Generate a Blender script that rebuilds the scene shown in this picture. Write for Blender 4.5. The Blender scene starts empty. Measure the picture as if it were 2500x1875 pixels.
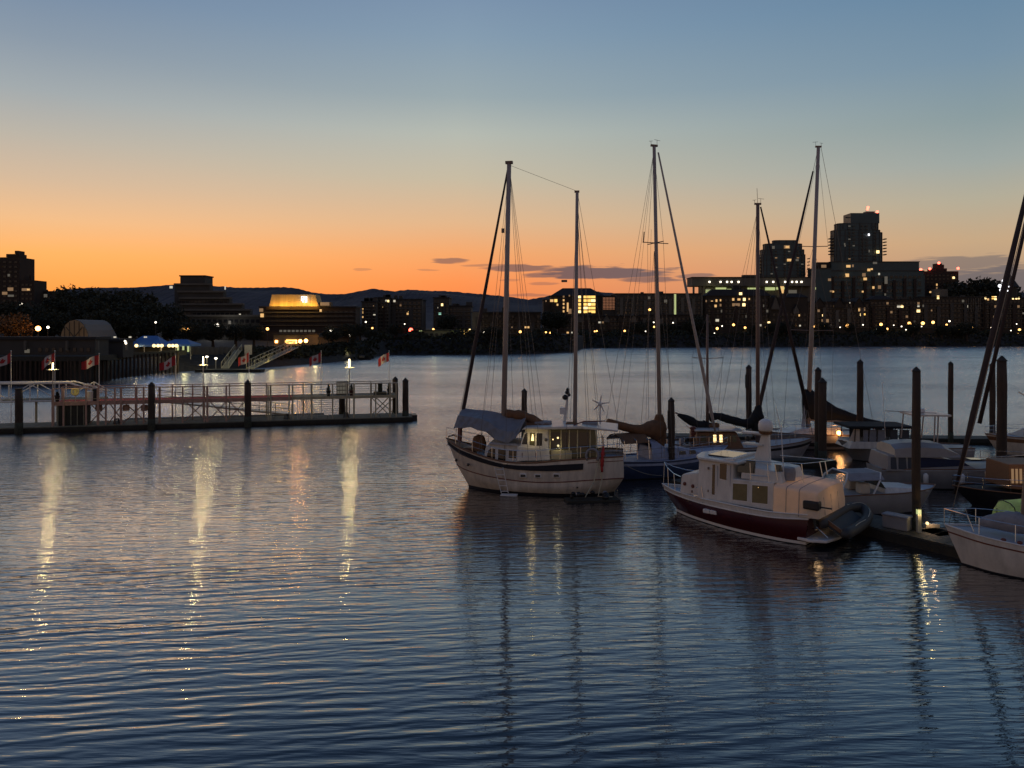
import bpy, math, random
import numpy as np
from mathutils import Vector, Matrix
R = math.radians
random.seed(7); rnd = random.random
def U(a, b): return a + (b - a) * rnd()
sc = bpy.context.scene
COL = sc.collection
# ---------------------------------------------------------------- camera
CH, FP, HY = 8.8, 1819.0, 800.0          # eye height (m), focal length and horizon row in photo pixels
cam = bpy.data.cameras.new('camera'); co = bpy.data.objects.new('camera', cam); COL.objects.link(co); sc.camera = co
co.location = (0, 0, CH); co.rotation_euler = (R(90), 0, 0)
cam.sensor_width = 36; cam.lens = 36 * FP / 2500; cam.shift_y = -(937.5 - HY) / 2500
cam.clip_start = 0.5; cam.clip_end = 20000
# ---------------------------------------------------------------- world: dusk sky
SUN_AZ = -24.0
world = bpy.data.worlds.new('World'); sc.world = world; world.use_nodes = True
nt = world.node_tree; NW = nt.nodes; LK = nt.links
def lin(c): return tuple(((v/255)/12.92 if v/255 <= .04045 else ((v/255+.055)/1.055)**2.4) for v in c)
def M_(op, a, b=None, c=None):
    n = NW.new('ShaderNodeMath'); n.operation = op
    for i, v in enumerate((a, b, c)):
        if v is None: continue
        if isinstance(v, (int, float)): n.inputs[i].default_value = v
        else: LK.new(v, n.inputs[i])
    return n.outputs[0]
def mapr(v, a, b, c=0., d=1., smooth=False):
    n = NW.new('ShaderNodeMapRange'); n.clamp = True
    if smooth: n.interpolation_type = 'SMOOTHSTEP'
    LK.new(v, n.inputs[0])
    for i, x in zip((1, 2, 3, 4), (a, b, c, d)): n.inputs[i].default_value = x
    return n.outputs[0]
def ramp(fac, stops):
    n = NW.new('ShaderNodeValToRGB'); cr = n.color_ramp
    while len(cr.elements) < len(stops): cr.elements.new(1.0)
    for el, (p, c) in zip(cr.elements, stops):
        el.position = p; el.color = (*lin(c), 1)
    LK.new(fac, n.inputs[0]); return n.outputs[0]
def mixc(f, a, b):
    n = NW.new('ShaderNodeMix'); n.data_type = 'RGBA'
    for s, v in ((n.inputs[0], f), (n.inputs[6], a), (n.inputs[7], b)):
        if isinstance(v, (int, float)): s.default_value = v
        elif isinstance(v, tuple): s.default_value = (*v, 1)
        else: LK.new(v, s)
    return n.outputs[2]
tc = NW.new('ShaderNodeTexCoord'); sx = NW.new('ShaderNodeSeparateXYZ'); LK.new(tc.outputs['Generated'], sx.inputs[0])
X_, Y_, Z_ = sx.outputs
hor = M_('SQRT', M_('ADD', M_('MULTIPLY', X_, X_), M_('MULTIPLY', Y_, Y_)))
elev = M_('ARCTAN2', Z_, hor)                       # radians above the horizon
az = M_('ARCTAN2', X_, Y_)                          # 0 = straight ahead, + = to the right
ef = M_('DIVIDE', M_('MAXIMUM', elev, 0.0), 1.5708)
def st(l): return [(math.atan(e)/1.5708, c) for e, c in l]
HI = [(.62, (79,105,140)), (1.2, (46,70,104)), (6, (34,54,84))]
rL = ramp(ef, st([(0, (246,132,58)), (.046, (254,160,78)), (.085, (254,178,100)), (.125, (238,188,138)), (.17, (210,184,156)), (.22, (185,179,167)), (.27, (160,169,173)), (.33, (136,152,168)), (.40, (115,138,165))] + HI))
rC = ramp(ef, st([(0, (236,118,62)), (.06, (252,146,82)), (.1, (244,166,106)), (.14, (226,181,138)), (.20, (198,186,162)), (.26, (180,185,176)), (.31, (153,168,173)), (.39, (132,155,175)), (.46, (119,143,171))] + HI))
rR = ramp(ef, st([(0, (146,126,116)), (.07, (188,156,126)), (.1, (198,167,132)), (.146, (180,172,151)), (.19, (158,167,163)), (.24, (138,156,160)), (.31, (119,145,165)), (.40, (101,133,161))] + HI))
rB = ramp(ef, st([(0, (150,122,100)), (.15, (140,118,104)), (.4, (98,100,112)), (.8, (70,88,120)), (6, (48,74,120))]))
c = mixc(mapr(az, R(-32), R(-4)), rL, rC)
c = mixc(mapr(az, R(-4), R(32)), c, rR)
c = mixc(mapr(az, R(40), R(120), smooth=True), c, rB)
c = mixc(mapr(az, R(-150), R(-50), 1., 0., smooth=True), c, rB)
# thin evening cloud bars low over the ridge
cn = NW.new('ShaderNodeTexNoise'); cn.inputs['Scale'].default_value = 26; cn.inputs['Detail'].default_value = 5
mpn = NW.new('ShaderNodeMapping'); mpn.inputs['Scale'].default_value = (1, 1, 9); LK.new(tc.outputs['Generated'], mpn.inputs[0]); LK.new(mpn.outputs[0], cn.inputs[0])
nz = M_('SUBTRACT', cn.outputs[0], 0.5)
mask = None
def pxaz(px): return math.atan((px - 1250) / FP)
def pxel(px, py): return math.atan((HY - py) / FP * math.cos(pxaz(px)))
for px, py, wx, wy, den in [(1097,636,46,7,.75),(1270,654,85,9,.85),(1215,648,80,4,.5),(1430,665,125,17,1.),(1500,668,150,12,1.),(1330,672,60,6,.8),
                       (1590,683,85,8,.8),(882,658,24,3,.35),(1045,659,30,3,.35),(1700,673,45,5,.7),(1330,692,38,4,.45),(1245,684,25,3,.35),
                       (1290,721,60,4,.5),(2330,642,170,14,.62),(2420,690,200,34,.85),(2300,672,110,9,.5),(2480,655,120,10,.4)]:
    a0, e0 = pxaz(px), pxel(px, py)
    dx = M_('DIVIDE', M_('SUBTRACT', az, a0), wx/FP*math.cos(a0)**2); de = M_('DIVIDE', M_('SUBTRACT', elev, e0), wy/FP)
    de = M_('ADD', de, M_('MULTIPLY', nz, 2.2)); dx = M_('ADD', dx, M_('MULTIPLY', nz, 1.2))
    r2 = M_('ADD', M_('MULTIPLY', dx, dx), M_('MULTIPLY', de, de))
    m = M_('MULTIPLY', mapr(r2, 0.45, 1.35, 1., 0., smooth=True), den)
    mask = m if mask is None else M_('MAXIMUM', mask, m)
cloud = mixc(mapr(az, R(0), R(25)), lin((104,84,90)), lin((90,91,103)))
c = mixc(M_('MULTIPLY', mask, .92), c, cloud)
sky = NW.new('ShaderNodeTexSky'); sky.sky_type = 'NISHITA'; sky.sun_disc = False
sky.sun_elevation = R(1.0); sky.sun_rotation = R(SUN_AZ)
vm = NW.new('ShaderNodeVectorMath'); vm.operation = 'MULTIPLY_ADD'
LK.new(sky.outputs[0], vm.inputs[0]); vm.inputs[1].default_value = (.006, .006, .006); LK.new(c, vm.inputs[2])
bg = NW['Background']; LK.new(vm.outputs[0], bg.inputs[0]); bg.inputs[1].default_value = 1.0
world.cycles.sampling_method = 'MANUAL'; world.cycles.sample_map_resolution = 512
sc.view_settings.view_transform = 'Standard'; sc.view_settings.look = 'None'; sc.view_settings.exposure = 0; sc.view_settings.gamma = 1
# ---------------------------------------------------------------- sun: the last afterglow on the horizon
sl = bpy.data.lights.new('sun', 'SUN'); sl.energy = 0.05; sl.angle = R(25); sl.color = (1, .62, .36)
so = bpy.data.objects.new('sun', sl); COL.objects.link(so)
sd = Vector((math.sin(R(SUN_AZ))*math.cos(R(1)), math.cos(R(SUN_AZ))*math.cos(R(1)), math.sin(R(1))))
so.rotation_euler = (-sd).to_track_quat('-Z', 'Y').to_euler(); so.location = (0, 0, 60)
cy = sc.cycles
cy.use_denoising = True; cy.max_bounces = 6; cy.diffuse_bounces = 2; cy.glossy_bounces = 4; cy.transmission_bounces = 4
cy.sample_clamp_indirect = 6; cy.sample_clamp_direct = 0; cy.caustics_reflective = False; cy.caustics_refractive = False
cy.use_light_tree = True
# ---------------------------------------------------------------- materials
def mat(name, color=(.5,.5,.5), rough=.6, metal=0., var=0., scale=3., bump=0., bscale=20., emit=None, es=0., ior=None, coat=0., alpha=1., trans=0., stretch=(1,1,1)):
    m = bpy.data.materials.new(name); m.use_nodes = True
    t = m.node_tree; b = t.nodes['Principled BSDF']
    b.inputs['Base Color'].default_value = (*color, 1); b.inputs['Roughness'].default_value = rough; b.inputs['Metallic'].default_value = metal
    if coat: b.inputs['Coat Weight'].default_value = coat
    if alpha < 1: b.inputs['Alpha'].default_value = alpha
    if trans: b.inputs['Transmission Weight'].default_value = trans
    if emit: b.inputs['Emission Color'].default_value = (*emit, 1); b.inputs['Emission Strength'].default_value = es
    if var or bump:
        c_ = t.nodes.new('ShaderNodeTexCoord'); mp = t.nodes.new('ShaderNodeMapping'); mp.inputs['Scale'].default_value = stretch
        t.links.new(c_.outputs['Object'], mp.inputs[0])
    if var:
        n = t.nodes.new('ShaderNodeTexNoise'); n.inputs['Scale'].default_value = scale; n.inputs['Detail'].default_value = 6; n.inputs['Roughness'].default_value = .65
        t.links.new(mp.outputs[0], n.inputs[0])
        r = t.nodes.new('ShaderNodeValToRGB'); r.color_ramp.elements[0].position = .3; r.color_ramp.elements[1].position = .72
        r.color_ramp.elements[0].color = (*[v*(1-var) for v in color], 1); r.color_ramp.elements[1].color = (*[min(1, v*(1+var)) for v in color], 1)
        t.links.new(n.outputs[0], r.inputs[0]); t.links.new(r.outputs[0], b.inputs['Base Color'])
        rr = t.nodes.new('ShaderNodeMapRange'); rr.inputs[3].default_value = max(.02, rough-.12); rr.inputs[4].default_value = min(1, rough+.15)
        t.links.new(n.outputs[0], rr.inputs[0]); t.links.new(rr.outputs[0], b.inputs['Roughness'])
    if bump:
        n = t.nodes.new('ShaderNodeTexNoise'); n.inputs['Scale'].default_value = bscale; n.inputs['Detail'].default_value = 4
        t.links.new(mp.outputs[0], n.inputs[0]); bp = t.nodes.new('ShaderNodeBump'); bp.inputs['Distance'].default_value = bump; bp.inputs['Strength'].default_value = 1
        t.links.new(n.outputs[0], bp.inputs['Height']); t.links.new(bp.outputs[0], b.inputs['Normal'])
    return m
gel = (.74,.70,.64)
MT = dict(
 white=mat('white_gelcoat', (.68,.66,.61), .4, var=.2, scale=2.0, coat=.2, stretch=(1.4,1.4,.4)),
 cream=mat('cream_paint', (.70,.63,.53), .45, var=.26, scale=1.6, coat=.15, stretch=(1.6,1.6,.35)),
 trim=mat('white_trim', (.78,.76,.72), .4, var=.08, scale=4),
 greydeck=mat('grey_deck', (.42,.43,.46), .6, var=.18, scale=3),
 maroon=mat('maroon_paint', (.070,.009,.010), .3, var=.15, scale=2, coat=.4),
 bluehull=mat('blue_paint', (.035,.055,.12), .3, var=.2, coat=.4),
 bluedeck=mat('pale_blue_deck', (.34,.38,.50), .55, var=.2),
 navy=mat('navy_canvas', (.02,.025,.06), .85, var=.2, bump=.01, bscale=8),
 black=mat('black_canvas', (.012,.013,.014), .9, var=.3, scale=4, bump=.03, bscale=6),
 brown=mat('brown_canvas', (.19,.095,.045), .9, var=.25, scale=3, bump=.03, bscale=5),
 tarp=mat('silver_tarpaulin', (.23,.24,.27), .6, var=.15, scale=2, bump=.03, bscale=3),
 canvas=mat('beige_canvas', (.78,.69,.56), .85, var=.1, scale=2.2, bump=.012, bscale=4),
 canvas2=mat('mooring_rope', (.30,.27,.22), .9, var=.2),
 greycanvas=mat('grey_canvas', (.28,.28,.30), .85, var=.2, bump=.02, bscale=6),
 rubber=mat('grey_rubber', (.045,.045,.045), .65, var=.2),
 teak=mat('teak', (.22,.11,.055), .55, var=.35, scale=6, stretch=(1,6,6)),
 spar=mat('painted_spar', (.38,.32,.28), .4, var=.12, scale=2),
 spard=mat('dark_spar', (.20,.13,.10), .5, var=.15, scale=2),
 furl=mat('furled_sail_cover', (.045,.03,.028), .8, var=.3, scale=5, bump=.02, bscale=12),
 furlp=mat('furled_sail', (.45,.40,.36), .8, var=.2, scale=5),
 wire=mat('rigging_wire', (.14,.13,.13), .4, metal=.6, var=.1),
 steel=mat('stainless_steel', (.75,.74,.72), .18, metal=1., var=.05),
 glass=mat('dark_glass', (.012,.013,.016), .06, coat=.5, var=.1),
 clear=mat('clear_vinyl', (.10,.10,.05), .08, var=.3, scale=2),
 antifoul=mat('dark_antifouling', (.012,.013,.018), .7, var=.3),
 redbr=mat('red_brown_stripe', (.16,.045,.03), .5, var=.2),
 red=mat('red_paint', (.45,.03,.025), .6, var=.15),
 blackp=mat('black_plastic', (.015,.015,.015), .45, var=.2),
 pile=mat('creosoted_timber', (.060,.040,.027), .85, var=.5, scale=2.5, bump=.04, bscale=9, stretch=(1,1,.25)),
 weed=mat('weed_and_barnacles', (.055,.060,.040), .9, var=.6, scale=6, bump=.05, bscale=14),
 pilecap=mat('pile_cap', (.03,.026,.022), .7, var=.3),
 float_=mat('wet_float_timber', (.035,.032,.022), .8, var=.45, scale=1.5, bump=.03, bscale=4),
 deck=mat('weathered_planks', (.22,.21,.15), .8, var=.35, scale=1.2, bump=.01, bscale=10),
 deckd=mat('dark_wet_planks', (.065,.060,.045), .7, var=.5, scale=1.5, bump=.01, bscale=10),
 redcarpet=mat('red_walkway', (.50,.05,.03), .75, var=.2, scale=2),
 redsteel=mat('red_oxide_steel', (.50,.31,.23), .6, var=.3, scale=4),
 olive=mat('galvanised_steel', (.50,.45,.30), .5, metal=.2, var=.25, scale=4),
 pale=mat('pale_aluminium', (.55,.52,.44), .45, metal=.3, var=.2),
 flagred=mat('flag_red', (.36,.018,.022), .8, var=.1, bump=.01, bscale=4),
 flagwhite=mat('flag_white', (.50,.47,.46), .8, var=.06),
 bark=mat('bark', (.05,.035,.025), .9, var=.4, bump=.03),
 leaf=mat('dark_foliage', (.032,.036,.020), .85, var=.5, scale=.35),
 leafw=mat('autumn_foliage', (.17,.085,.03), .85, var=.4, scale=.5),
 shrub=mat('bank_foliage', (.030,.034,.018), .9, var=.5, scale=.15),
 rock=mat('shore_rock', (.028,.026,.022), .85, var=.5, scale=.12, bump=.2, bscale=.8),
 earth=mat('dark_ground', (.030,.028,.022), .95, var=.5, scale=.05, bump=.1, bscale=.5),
 hill=mat('forested_hill', (.066,.054,.060), 1., var=.45, scale=.008, bump=4, bscale=.04),  # lighter purple-grey tint stands in for distance haze on the ridge
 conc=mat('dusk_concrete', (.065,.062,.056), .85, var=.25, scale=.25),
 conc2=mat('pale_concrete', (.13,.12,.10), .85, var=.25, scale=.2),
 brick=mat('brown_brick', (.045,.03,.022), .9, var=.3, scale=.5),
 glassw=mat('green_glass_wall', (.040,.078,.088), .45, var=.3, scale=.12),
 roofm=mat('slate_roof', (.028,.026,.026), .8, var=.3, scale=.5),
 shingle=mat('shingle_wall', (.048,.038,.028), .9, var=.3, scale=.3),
 wgl=mat('window_glass', (.02,.022,.026), .12, var=.2),
 tentw=mat('warm_tent_fabric', (.30,.22,.13), .8, var=.12, scale=.4),
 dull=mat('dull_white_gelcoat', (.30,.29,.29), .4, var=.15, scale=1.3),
 tentg=mat('grey_tent_fabric', (.06,.066,.08), .7, var=.15, scale=.4),
 tentb=mat('blue_tent_fabric', (.06,.16,.38), .6, var=.15, scale=.4),
 crown=mat('pale_render', (.60,.45,.22), .9, var=.25, scale=.3, stretch=(4,1,.3)),
 yellow=mat('yellow_plastic', (.70,.60,.25), .5, var=.1),
 mirror=mat('reflective_curtain_wall', (.62,.40,.30), .12, metal=.9, var=.15, scale=.3),
)
_c = MT['canvas'].node_tree; _b = _c.nodes['Principled BSDF']; _t = _c.nodes.new('ShaderNodeBsdfTranslucent'); _t.inputs[0].default_value = (.85,.62,.40,1); _m = _c.nodes.new('ShaderNodeMixShader'); _m.inputs[0].default_value = .22
_c.links.new(_b.outputs[0], _m.inputs[1]); _c.links.new(_t.outputs[0], _m.inputs[2]); _c.links.new(_m.outputs[0], _c.nodes['Material Output'].inputs[0])
def emi(name, col, s): return mat(name, (.1,.1,.1), .6, emit=col, es=s)
EM = dict(
 warm=emi('warm_window_light', (1,.58,.22), .85), dim=emi('dim_window_light', (1,.58,.28), .22), hot=emi('bright_window_light', (1,.70,.30), 2.2),
 pale=emi('pale_window_light', (1,.90,.70), .6), pdim=emi('faint_window_light', (.9,.8,.62), .10), green=emi('greenish_light', (.75,.85,.35), .6),
 lamp=emi('lamp_globe', (1,.48,.13), 4.5), lampw=emi('white_lamp_globe', (1,.88,.70), 4), orange=emi('sodium_lamp', (1,.42,.10), 10),
 red=emi('red_lamp', (1,.10,.06), 7), tube=emi('lamp_tube', (1,.78,.42), 14), sign=emi('white_sign', (.95,.95,1), 2.2), teal=emi('teal_window_light', (.45,.9,.7), .8),
 amber=emi('amber_window_light', (1,.58,.14), 1.5))
# ---------------------------------------------------------------- mesh builder
class MB:
    def __init__(s): s.v = []; s.f = []; s.mi = []
    def add(s, vs, fs, mi=0):
        o = len(s.v); s.v += [tuple(v) for v in vs]; s.f += [tuple(i+o for i in f) for f in fs]; s.mi += [mi]*len(fs); return s
    def box(s, x0, x1, y0, y1, z0, z1, mi=0):
        return s.add([(x0,y0,z0),(x1,y0,z0),(x1,y1,z0),(x0,y1,z0),(x0,y0,z1),(x1,y0,z1),(x1,y1,z1),(x0,y1,z1)],
              [(0,3,2,1),(4,5,6,7),(0,1,5,4),(1,2,6,5),(2,3,7,6),(3,0,4,7)], mi)
    def tube(s, pts, r, n=8, cap=True, mi=0):
        pts = [Vector(p) for p in pts]; rs = r if isinstance(r, (list, tuple)) else [r]*len(pts)
        vs = []; up = None
        for i, p in enumerate(pts):
            d = (pts[min(i+1, len(pts)-1)] - pts[max(i-1, 0)]).normalized()
            if up is None: up = Vector((0,0,1)) if abs(d.z) < .9 else Vector((1,0,0))
            a = d.cross(up).normalized(); b = a.cross(d).normalized(); up = b
            for k in range(n):
                t = 2*math.pi*k/n; vs.append(p + (a*math.cos(t) + b*math.sin(t))*rs[i])
        fs = [(i*n+k, i*n+(k+1)%n, (i+1)*n+(k+1)%n, (i+1)*n+k) for i in range(len(pts)-1) for k in range(n)]
        if cap: fs += [tuple(range(n-1, -1, -1)), tuple(range((len(pts)-1)*n, len(pts)*n))]
        return s.add(vs, fs, mi)
    def lathe(s, c, prof, n=12, mi=0):
        vs = []; c = Vector(c)
        for r, z in prof:
            for k in range(n): t = 2*math.pi*k/n; vs.append((c.x+r*math.cos(t), c.y+r*math.sin(t), c.z+z))
        m = len(prof)
        fs = [(i*n+k, i*n+(k+1)%n, (i+1)*n+(k+1)%n, (i+1)*n+k) for i in range(m-1) for k in range(n)] + [tuple(range(n-1,-1,-1)), tuple(range((m-1)*n, m*n))]
        return s.add(vs, fs, mi)
    def ball(s, c, r, sz=1., n=12, mi=0):
        return s.lathe(c, [(max(.001, r*math.sin(a)), -r*sz*math.cos(a)) for a in [math.pi*i/8 for i in range(9)]], n, mi)
    def prism(s, poly, y0, y1, mi=0):        # poly in (x,z), between two y (values, or functions of (x,z))
        n = len(poly); g0 = y0 if callable(y0) else (lambda x, z: y0); g1 = y1 if callable(y1) else (lambda x, z: y1)
        vs = [(x, g0(x,z), z) for x, z in poly] + [(x, g1(x,z), z) for x, z in poly]
        return s.add(vs, [tuple(range(n)), tuple(range(2*n-1, n-1, -1))] + [(i, i+n, (i+1)%n+n, (i+1)%n) for i in range(n)], mi)
    def plan(s, poly, z0, z1, mi=0):         # poly in (x,y)
        n = len(poly)
        return s.add([(x,y,z0) for x,y in poly] + [(x,y,z1) for x,y in poly], [tuple(range(n-1,-1,-1)), tuple(range(n, 2*n))] + [(i, (i+1)%n, (i+1)%n+n, i+n) for i in range(n)], mi)
    def sheet(s, rows, mi=0, thick=0.):
        n = len(rows[0]); vs = [tuple(p) for r_ in rows for p in r_]; m = len(rows)
        fs = [(i*n+k, i*n+k+1, (i+1)*n+k+1, (i+1)*n+k) for i in range(m-1) for k in range(n-1)]
        s.add(vs, fs, mi)
        if thick: s.add([(x,y,z-thick) for x,y,z in vs], [tuple(reversed(f)) for f in fs], mi)
        return s
def link(o, parent=None):
    COL.objects.link(o)
    if parent: o.parent = parent
    return o
def tag(o, label=None, cat=None, group=None, kind=None):
    if label: o['label'] = label
    if cat: o['category'] = cat
    if group: o['group'] = group
    if kind: o['kind'] = kind
    return o
def obj(name, mb, m, parent=None, smooth=False, bevel=0.):
    me = bpy.data.meshes.new(name); me.from_pydata(mb.v, [], mb.f); me.update()
    for mm in (m if isinstance(m, (list, tuple)) else [m]): me.materials.append(mm)
    for p, i in zip(me.polygons, mb.mi): p.material_index = i; p.use_smooth = smooth
    o = bpy.data.objects.new(name, me); link(o, parent)
    if bevel:
        b = o.modifiers.new('bevel', 'BEVEL'); b.width = bevel; b.segments = 2; b.limit_method = 'ANGLE'
    return o
def empty(name, loc=(0,0,0), rz=0., label=None, cat=None, group=None):
    o = bpy.data.objects.new(name, None); COL.objects.link(o); o.location = loc; o.rotation_euler = (0,0,rz); o.empty_display_size = .3
    return tag(o, label, cat, group)
def dup(root, loc=None, rz=None, label=None, group=None, sc_=None):
    r = root.copy(); COL.objects.link(r)
    if loc is not None: r.location = loc
    if rz is not None: r.rotation_euler = (0,0,rz)
    if sc_ is not None: r.scale = sc_
    if label: r['label'] = label
    if group: r['group'] = group
    for ch in list(root.children):
        c_ = ch.copy(); COL.objects.link(c_); c_.parent = r
        for g in list(ch.children): d = g.copy(); COL.objects.link(d); d.parent = c_
    return r
def light(loc, w, col=(1,.8,.5), r=.1, parent=None):
    l = bpy.data.lights.new('bulb', 'POINT'); l.energy = w; l.color = col; l.shadow_soft_size = r
    o = bpy.data.objects.new('bulb', l); o.location = loc; link(o, parent); return o
ORD = 'first second third fourth fifth sixth seventh eighth ninth tenth eleventh twelfth thirteenth fourteenth fifteenth sixteenth seventeenth eighteenth nineteenth twentieth'.split()
ORD += ['twenty-'+w for w in ORD[:9]] + ['thirtieth'] + ['thirty-'+w for w in ORD[:9]] + ['fortieth'] + ['forty-'+w for w in ORD[:9]]
def W(px, py, Y): return Vector(((px-1250)/FP*Y, Y, CH-(py-HY)/FP*Y))
def G(px, py, z=0.):
    Y = (CH-z)*FP/(py-HY); return Vector(((px-1250)/FP*Y, Y, z))
def zt(py, Y): return CH-(py-HY)/FP*Y
def xt(px, Y): return (px-1250)/FP*Y
# ================================================================ SETTING
# ---- water
def water_mat():
    m = bpy.data.materials.new('harbour_water'); m.use_nodes = True; t = m.node_tree; N = t.nodes; L = t.links
    b = N['Principled BSDF']; b.inputs['Base Color'].default_value = (.006,.012,.018,1); b.inputs['Roughness'].default_value = .07; b.inputs['IOR'].default_value = 1.333
    tcn = N.new('ShaderNodeTexCoord')
    def mp(rz, s, off=0):
        q = N.new('ShaderNodeMapping'); q.inputs['Rotation'].default_value = (0,0,R(rz)); q.inputs['Scale'].default_value = s; q.inputs['Location'].default_value = (off,off*1.7,0)
        L.new(tcn.outputs['Object'], q.inputs[0]); return q.outputs[0]
    def noise(v, sc_, det, rough=.5, dist=0.):
        n = N.new('ShaderNodeTexNoise'); n.inputs['Scale'].default_value = sc_; n.inputs['Detail'].default_value = det; n.inputs['Roughness'].default_value = rough; n.inputs['Distortion'].default_value = dist
        L.new(v, n.inputs[0]); return n.outputs[0]
    def ma(op, a, b_):
        n = N.new('ShaderNodeMath'); n.operation = op
        for i, v in enumerate((a, b_)):
            if isinstance(v, (int, float)): n.inputs[i].default_value = v
            else: L.new(v, n.inputs[i])
        return n.outputs[0]
    def bands(rz, wl, dist, dscale, yx):
        w = N.new('ShaderNodeTexWave'); w.wave_type = 'BANDS'; w.bands_direction = 'Y'; w.wave_profile = 'SIN'
        w.inputs['Scale'].default_value = 1/wl*.31416*1.0; w.inputs['Distortion'].default_value = dist; w.inputs['Detail'].default_value = 2; w.inputs['Detail Scale'].default_value = dscale; w.inputs['Detail Roughness'].default_value = .5
        L.new(mp(rz, (yx,1,1), rz), w.inputs[0]); return w.outputs['Fac']
    patch = noise(mp(10, (.5,1,1)), .05, 3, .5)                       # calmer and rougher patches
    pr = N.new('ShaderNodeMapRange'); pr.inputs[1].default_value = .35; pr.inputs[2].default_value = .65; pr.inputs[3].default_value = .6; pr.inputs[4].default_value = 1.3; L.new(patch, pr.inputs[0])
    sp = N.new('ShaderNodeSeparateXYZ'); L.new(tcn.outputs['Object'], sp.inputs[0])
    def far(y0, y1, a, b_):
        q = N.new('ShaderNodeMapRange'); q.inputs[1].default_value = y0; q.inputs[2].default_value = y1; q.inputs[3].default_value = a; q.inputs[4].default_value = b_; L.new(sp.outputs[1], q.inputs[0]); return q.outputs[0]
    amp2 = noise(mp(-7, (.12,.5,1)), .35, 3, .5, .3)                   # wave trains fade in and out
    a2 = N.new('ShaderNodeMapRange'); a2.inputs[1].default_value = .35; a2.inputs[2].default_value = .62; a2.inputs[3].default_value = .15; a2.inputs[4].default_value = 1.3; L.new(amp2, a2.inputs[0])
    swell = ma('MULTIPLY', bands(-18, .52, 10.0, .34, .42), .0112)
    swell = ma('ADD', swell, ma('MULTIPLY', bands(-25, .31, 11.0, .6, .5), .0050))
    swell = ma('MULTIPLY', swell, a2.outputs[0])
    lee = N.new('ShaderNodeMapRange'); lee.inputs[1].default_value = -3; lee.inputs[2].default_value = 9; lee.inputs[3].default_value = 1.25; lee.inputs[4].default_value = .5; L.new(sp.outputs[0], lee.inputs[0])   # calmer in the lee of the boats
    h = ma('MULTIPLY', ma('MULTIPLY', swell, far(20, 60, 1.0, .5)), lee.outputs[0])
    chop = ma('ADD', ma('MULTIPLY', noise(mp(-11, (.15,1,1)), 2.6, 3, .6, .3), .065), ma('MULTIPLY', noise(mp(-4, (.2,1,1)), 8, 3, .65), .012))
    chop = ma('ADD', chop, ma('MULTIPLY', ma('MULTIPLY', noise(mp(12, (.6,1,1)), 5, 3, .65), .034), far(22, 66, .13, 1.1)))
    chop = ma('ADD', chop, ma('MULTIPLY', noise(mp(-13, (.14,1,1)), 4.6, 2, .55, .2), .028))
    chop = ma('ADD', chop, ma('MULTIPLY', noise(mp(-8, (.2,1,1)), .5, 2, .5), .05))
    chop = ma('MULTIPLY', chop, far(14, 72, .40, 1.9))
    h = ma('MULTIPLY', ma('MULTIPLY', ma('ADD', h, chop), pr.outputs[0]), .92)
    bp = N.new('ShaderNodeBump'); bp.inputs['Strength'].default_value = 1; bp.inputs['Distance'].default_value = 1.0
    L.new(h, bp.inputs['Height']); L.new(bp.outputs[0], b.inputs['Normal'])
    rg = far(20, 75, .02, .24); L.new(rg, b.inputs['Roughness'])
    gl = N.new('ShaderNodeBsdfGlossy'); gl.inputs[0].default_value = (.97,.98,1,1); L.new(rg, gl.inputs['Roughness']); L.new(bp.outputs[0], gl.inputs['Normal'])
    lw = N.new('ShaderNodeLayerWeight'); lw.inputs[0].default_value = .5; L.new(bp.outputs[0], lw.inputs['Normal'])
    fr = ma('ADD', ma('MULTIPLY', ma('POWER', lw.outputs['Facing'], 2.9), 1.25), .01)
    mx = N.new('ShaderNodeMixShader'); L.new(fr, mx.inputs[0]); L.new(b.outputs[0], mx.inputs[1]); L.new(gl.outputs[0], mx.inputs[2]); L.new(mx.outputs[0], N['Material Output'].inputs[0])
    b.inputs['Specular IOR Level'].default_value = 0
    return m
wm = MB().add([(-2500,-60,0),(2500,-60,0),(2500,2600,0),(-2500,2600,0)], [(0,1,2,3)])
tag(obj('water', wm, water_mat()), kind='structure')
# ---- shore land: waterline distance by photo column
SHX = [-900,-300,0,49,170,237,294,395,481,570,644,732,789,906,930,1026,1150,1280,1402,1412,1506,1777,2000,2400,3400]
SHY = [112,113,115,115,115,121,130,143,152,157,163,176,184,208,236,239,240,246,264,316,322,333,340,348,352]
def shoreY(px): return float(np.interp(px, SHX, SHY))
def landz(px, d):        # height at distance d behind the waterline
    zb = float(np.interp(px, [-900,260,300,480,640,850,1000,1400,1420,3400], [4.1,4.1,3.2,3.0,3.4,3.8,5.0,5.4,5.2,5.4]))
    r1 = float(np.interp(px, [-900,0,200,600,850,1100,1400,3400], [14,14,12,8,7,7,7,9]))
    if px < 260: return float(np.interp(d, [0,.01,60,200,700,2500], [-1,zb,zb+.4,r1,r1,r1]))
    return float(np.interp(d, [0,2.5,9,60,220,700,2500], [-.6,.9,zb,zb+.4,r1,r1,r1]))
lm = MB(); rows = []
cols = list(range(-900, 3401, 25))
for d in [0,.6,2.5,5,9,16,30,60,110,160,220,400,700,1500,2400]:
    row = []
    for px in cols:
        Y = shoreY(px) + d; j = U(-.25,.25) if .3 < d < 20 else 0
        row.append((xt(px, Y), Y, landz(px, d) + j))
    rows.append(row)
lm.sheet(rows)
tag(obj('ground', lm, [MT['rock']]), kind='structure')
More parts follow.
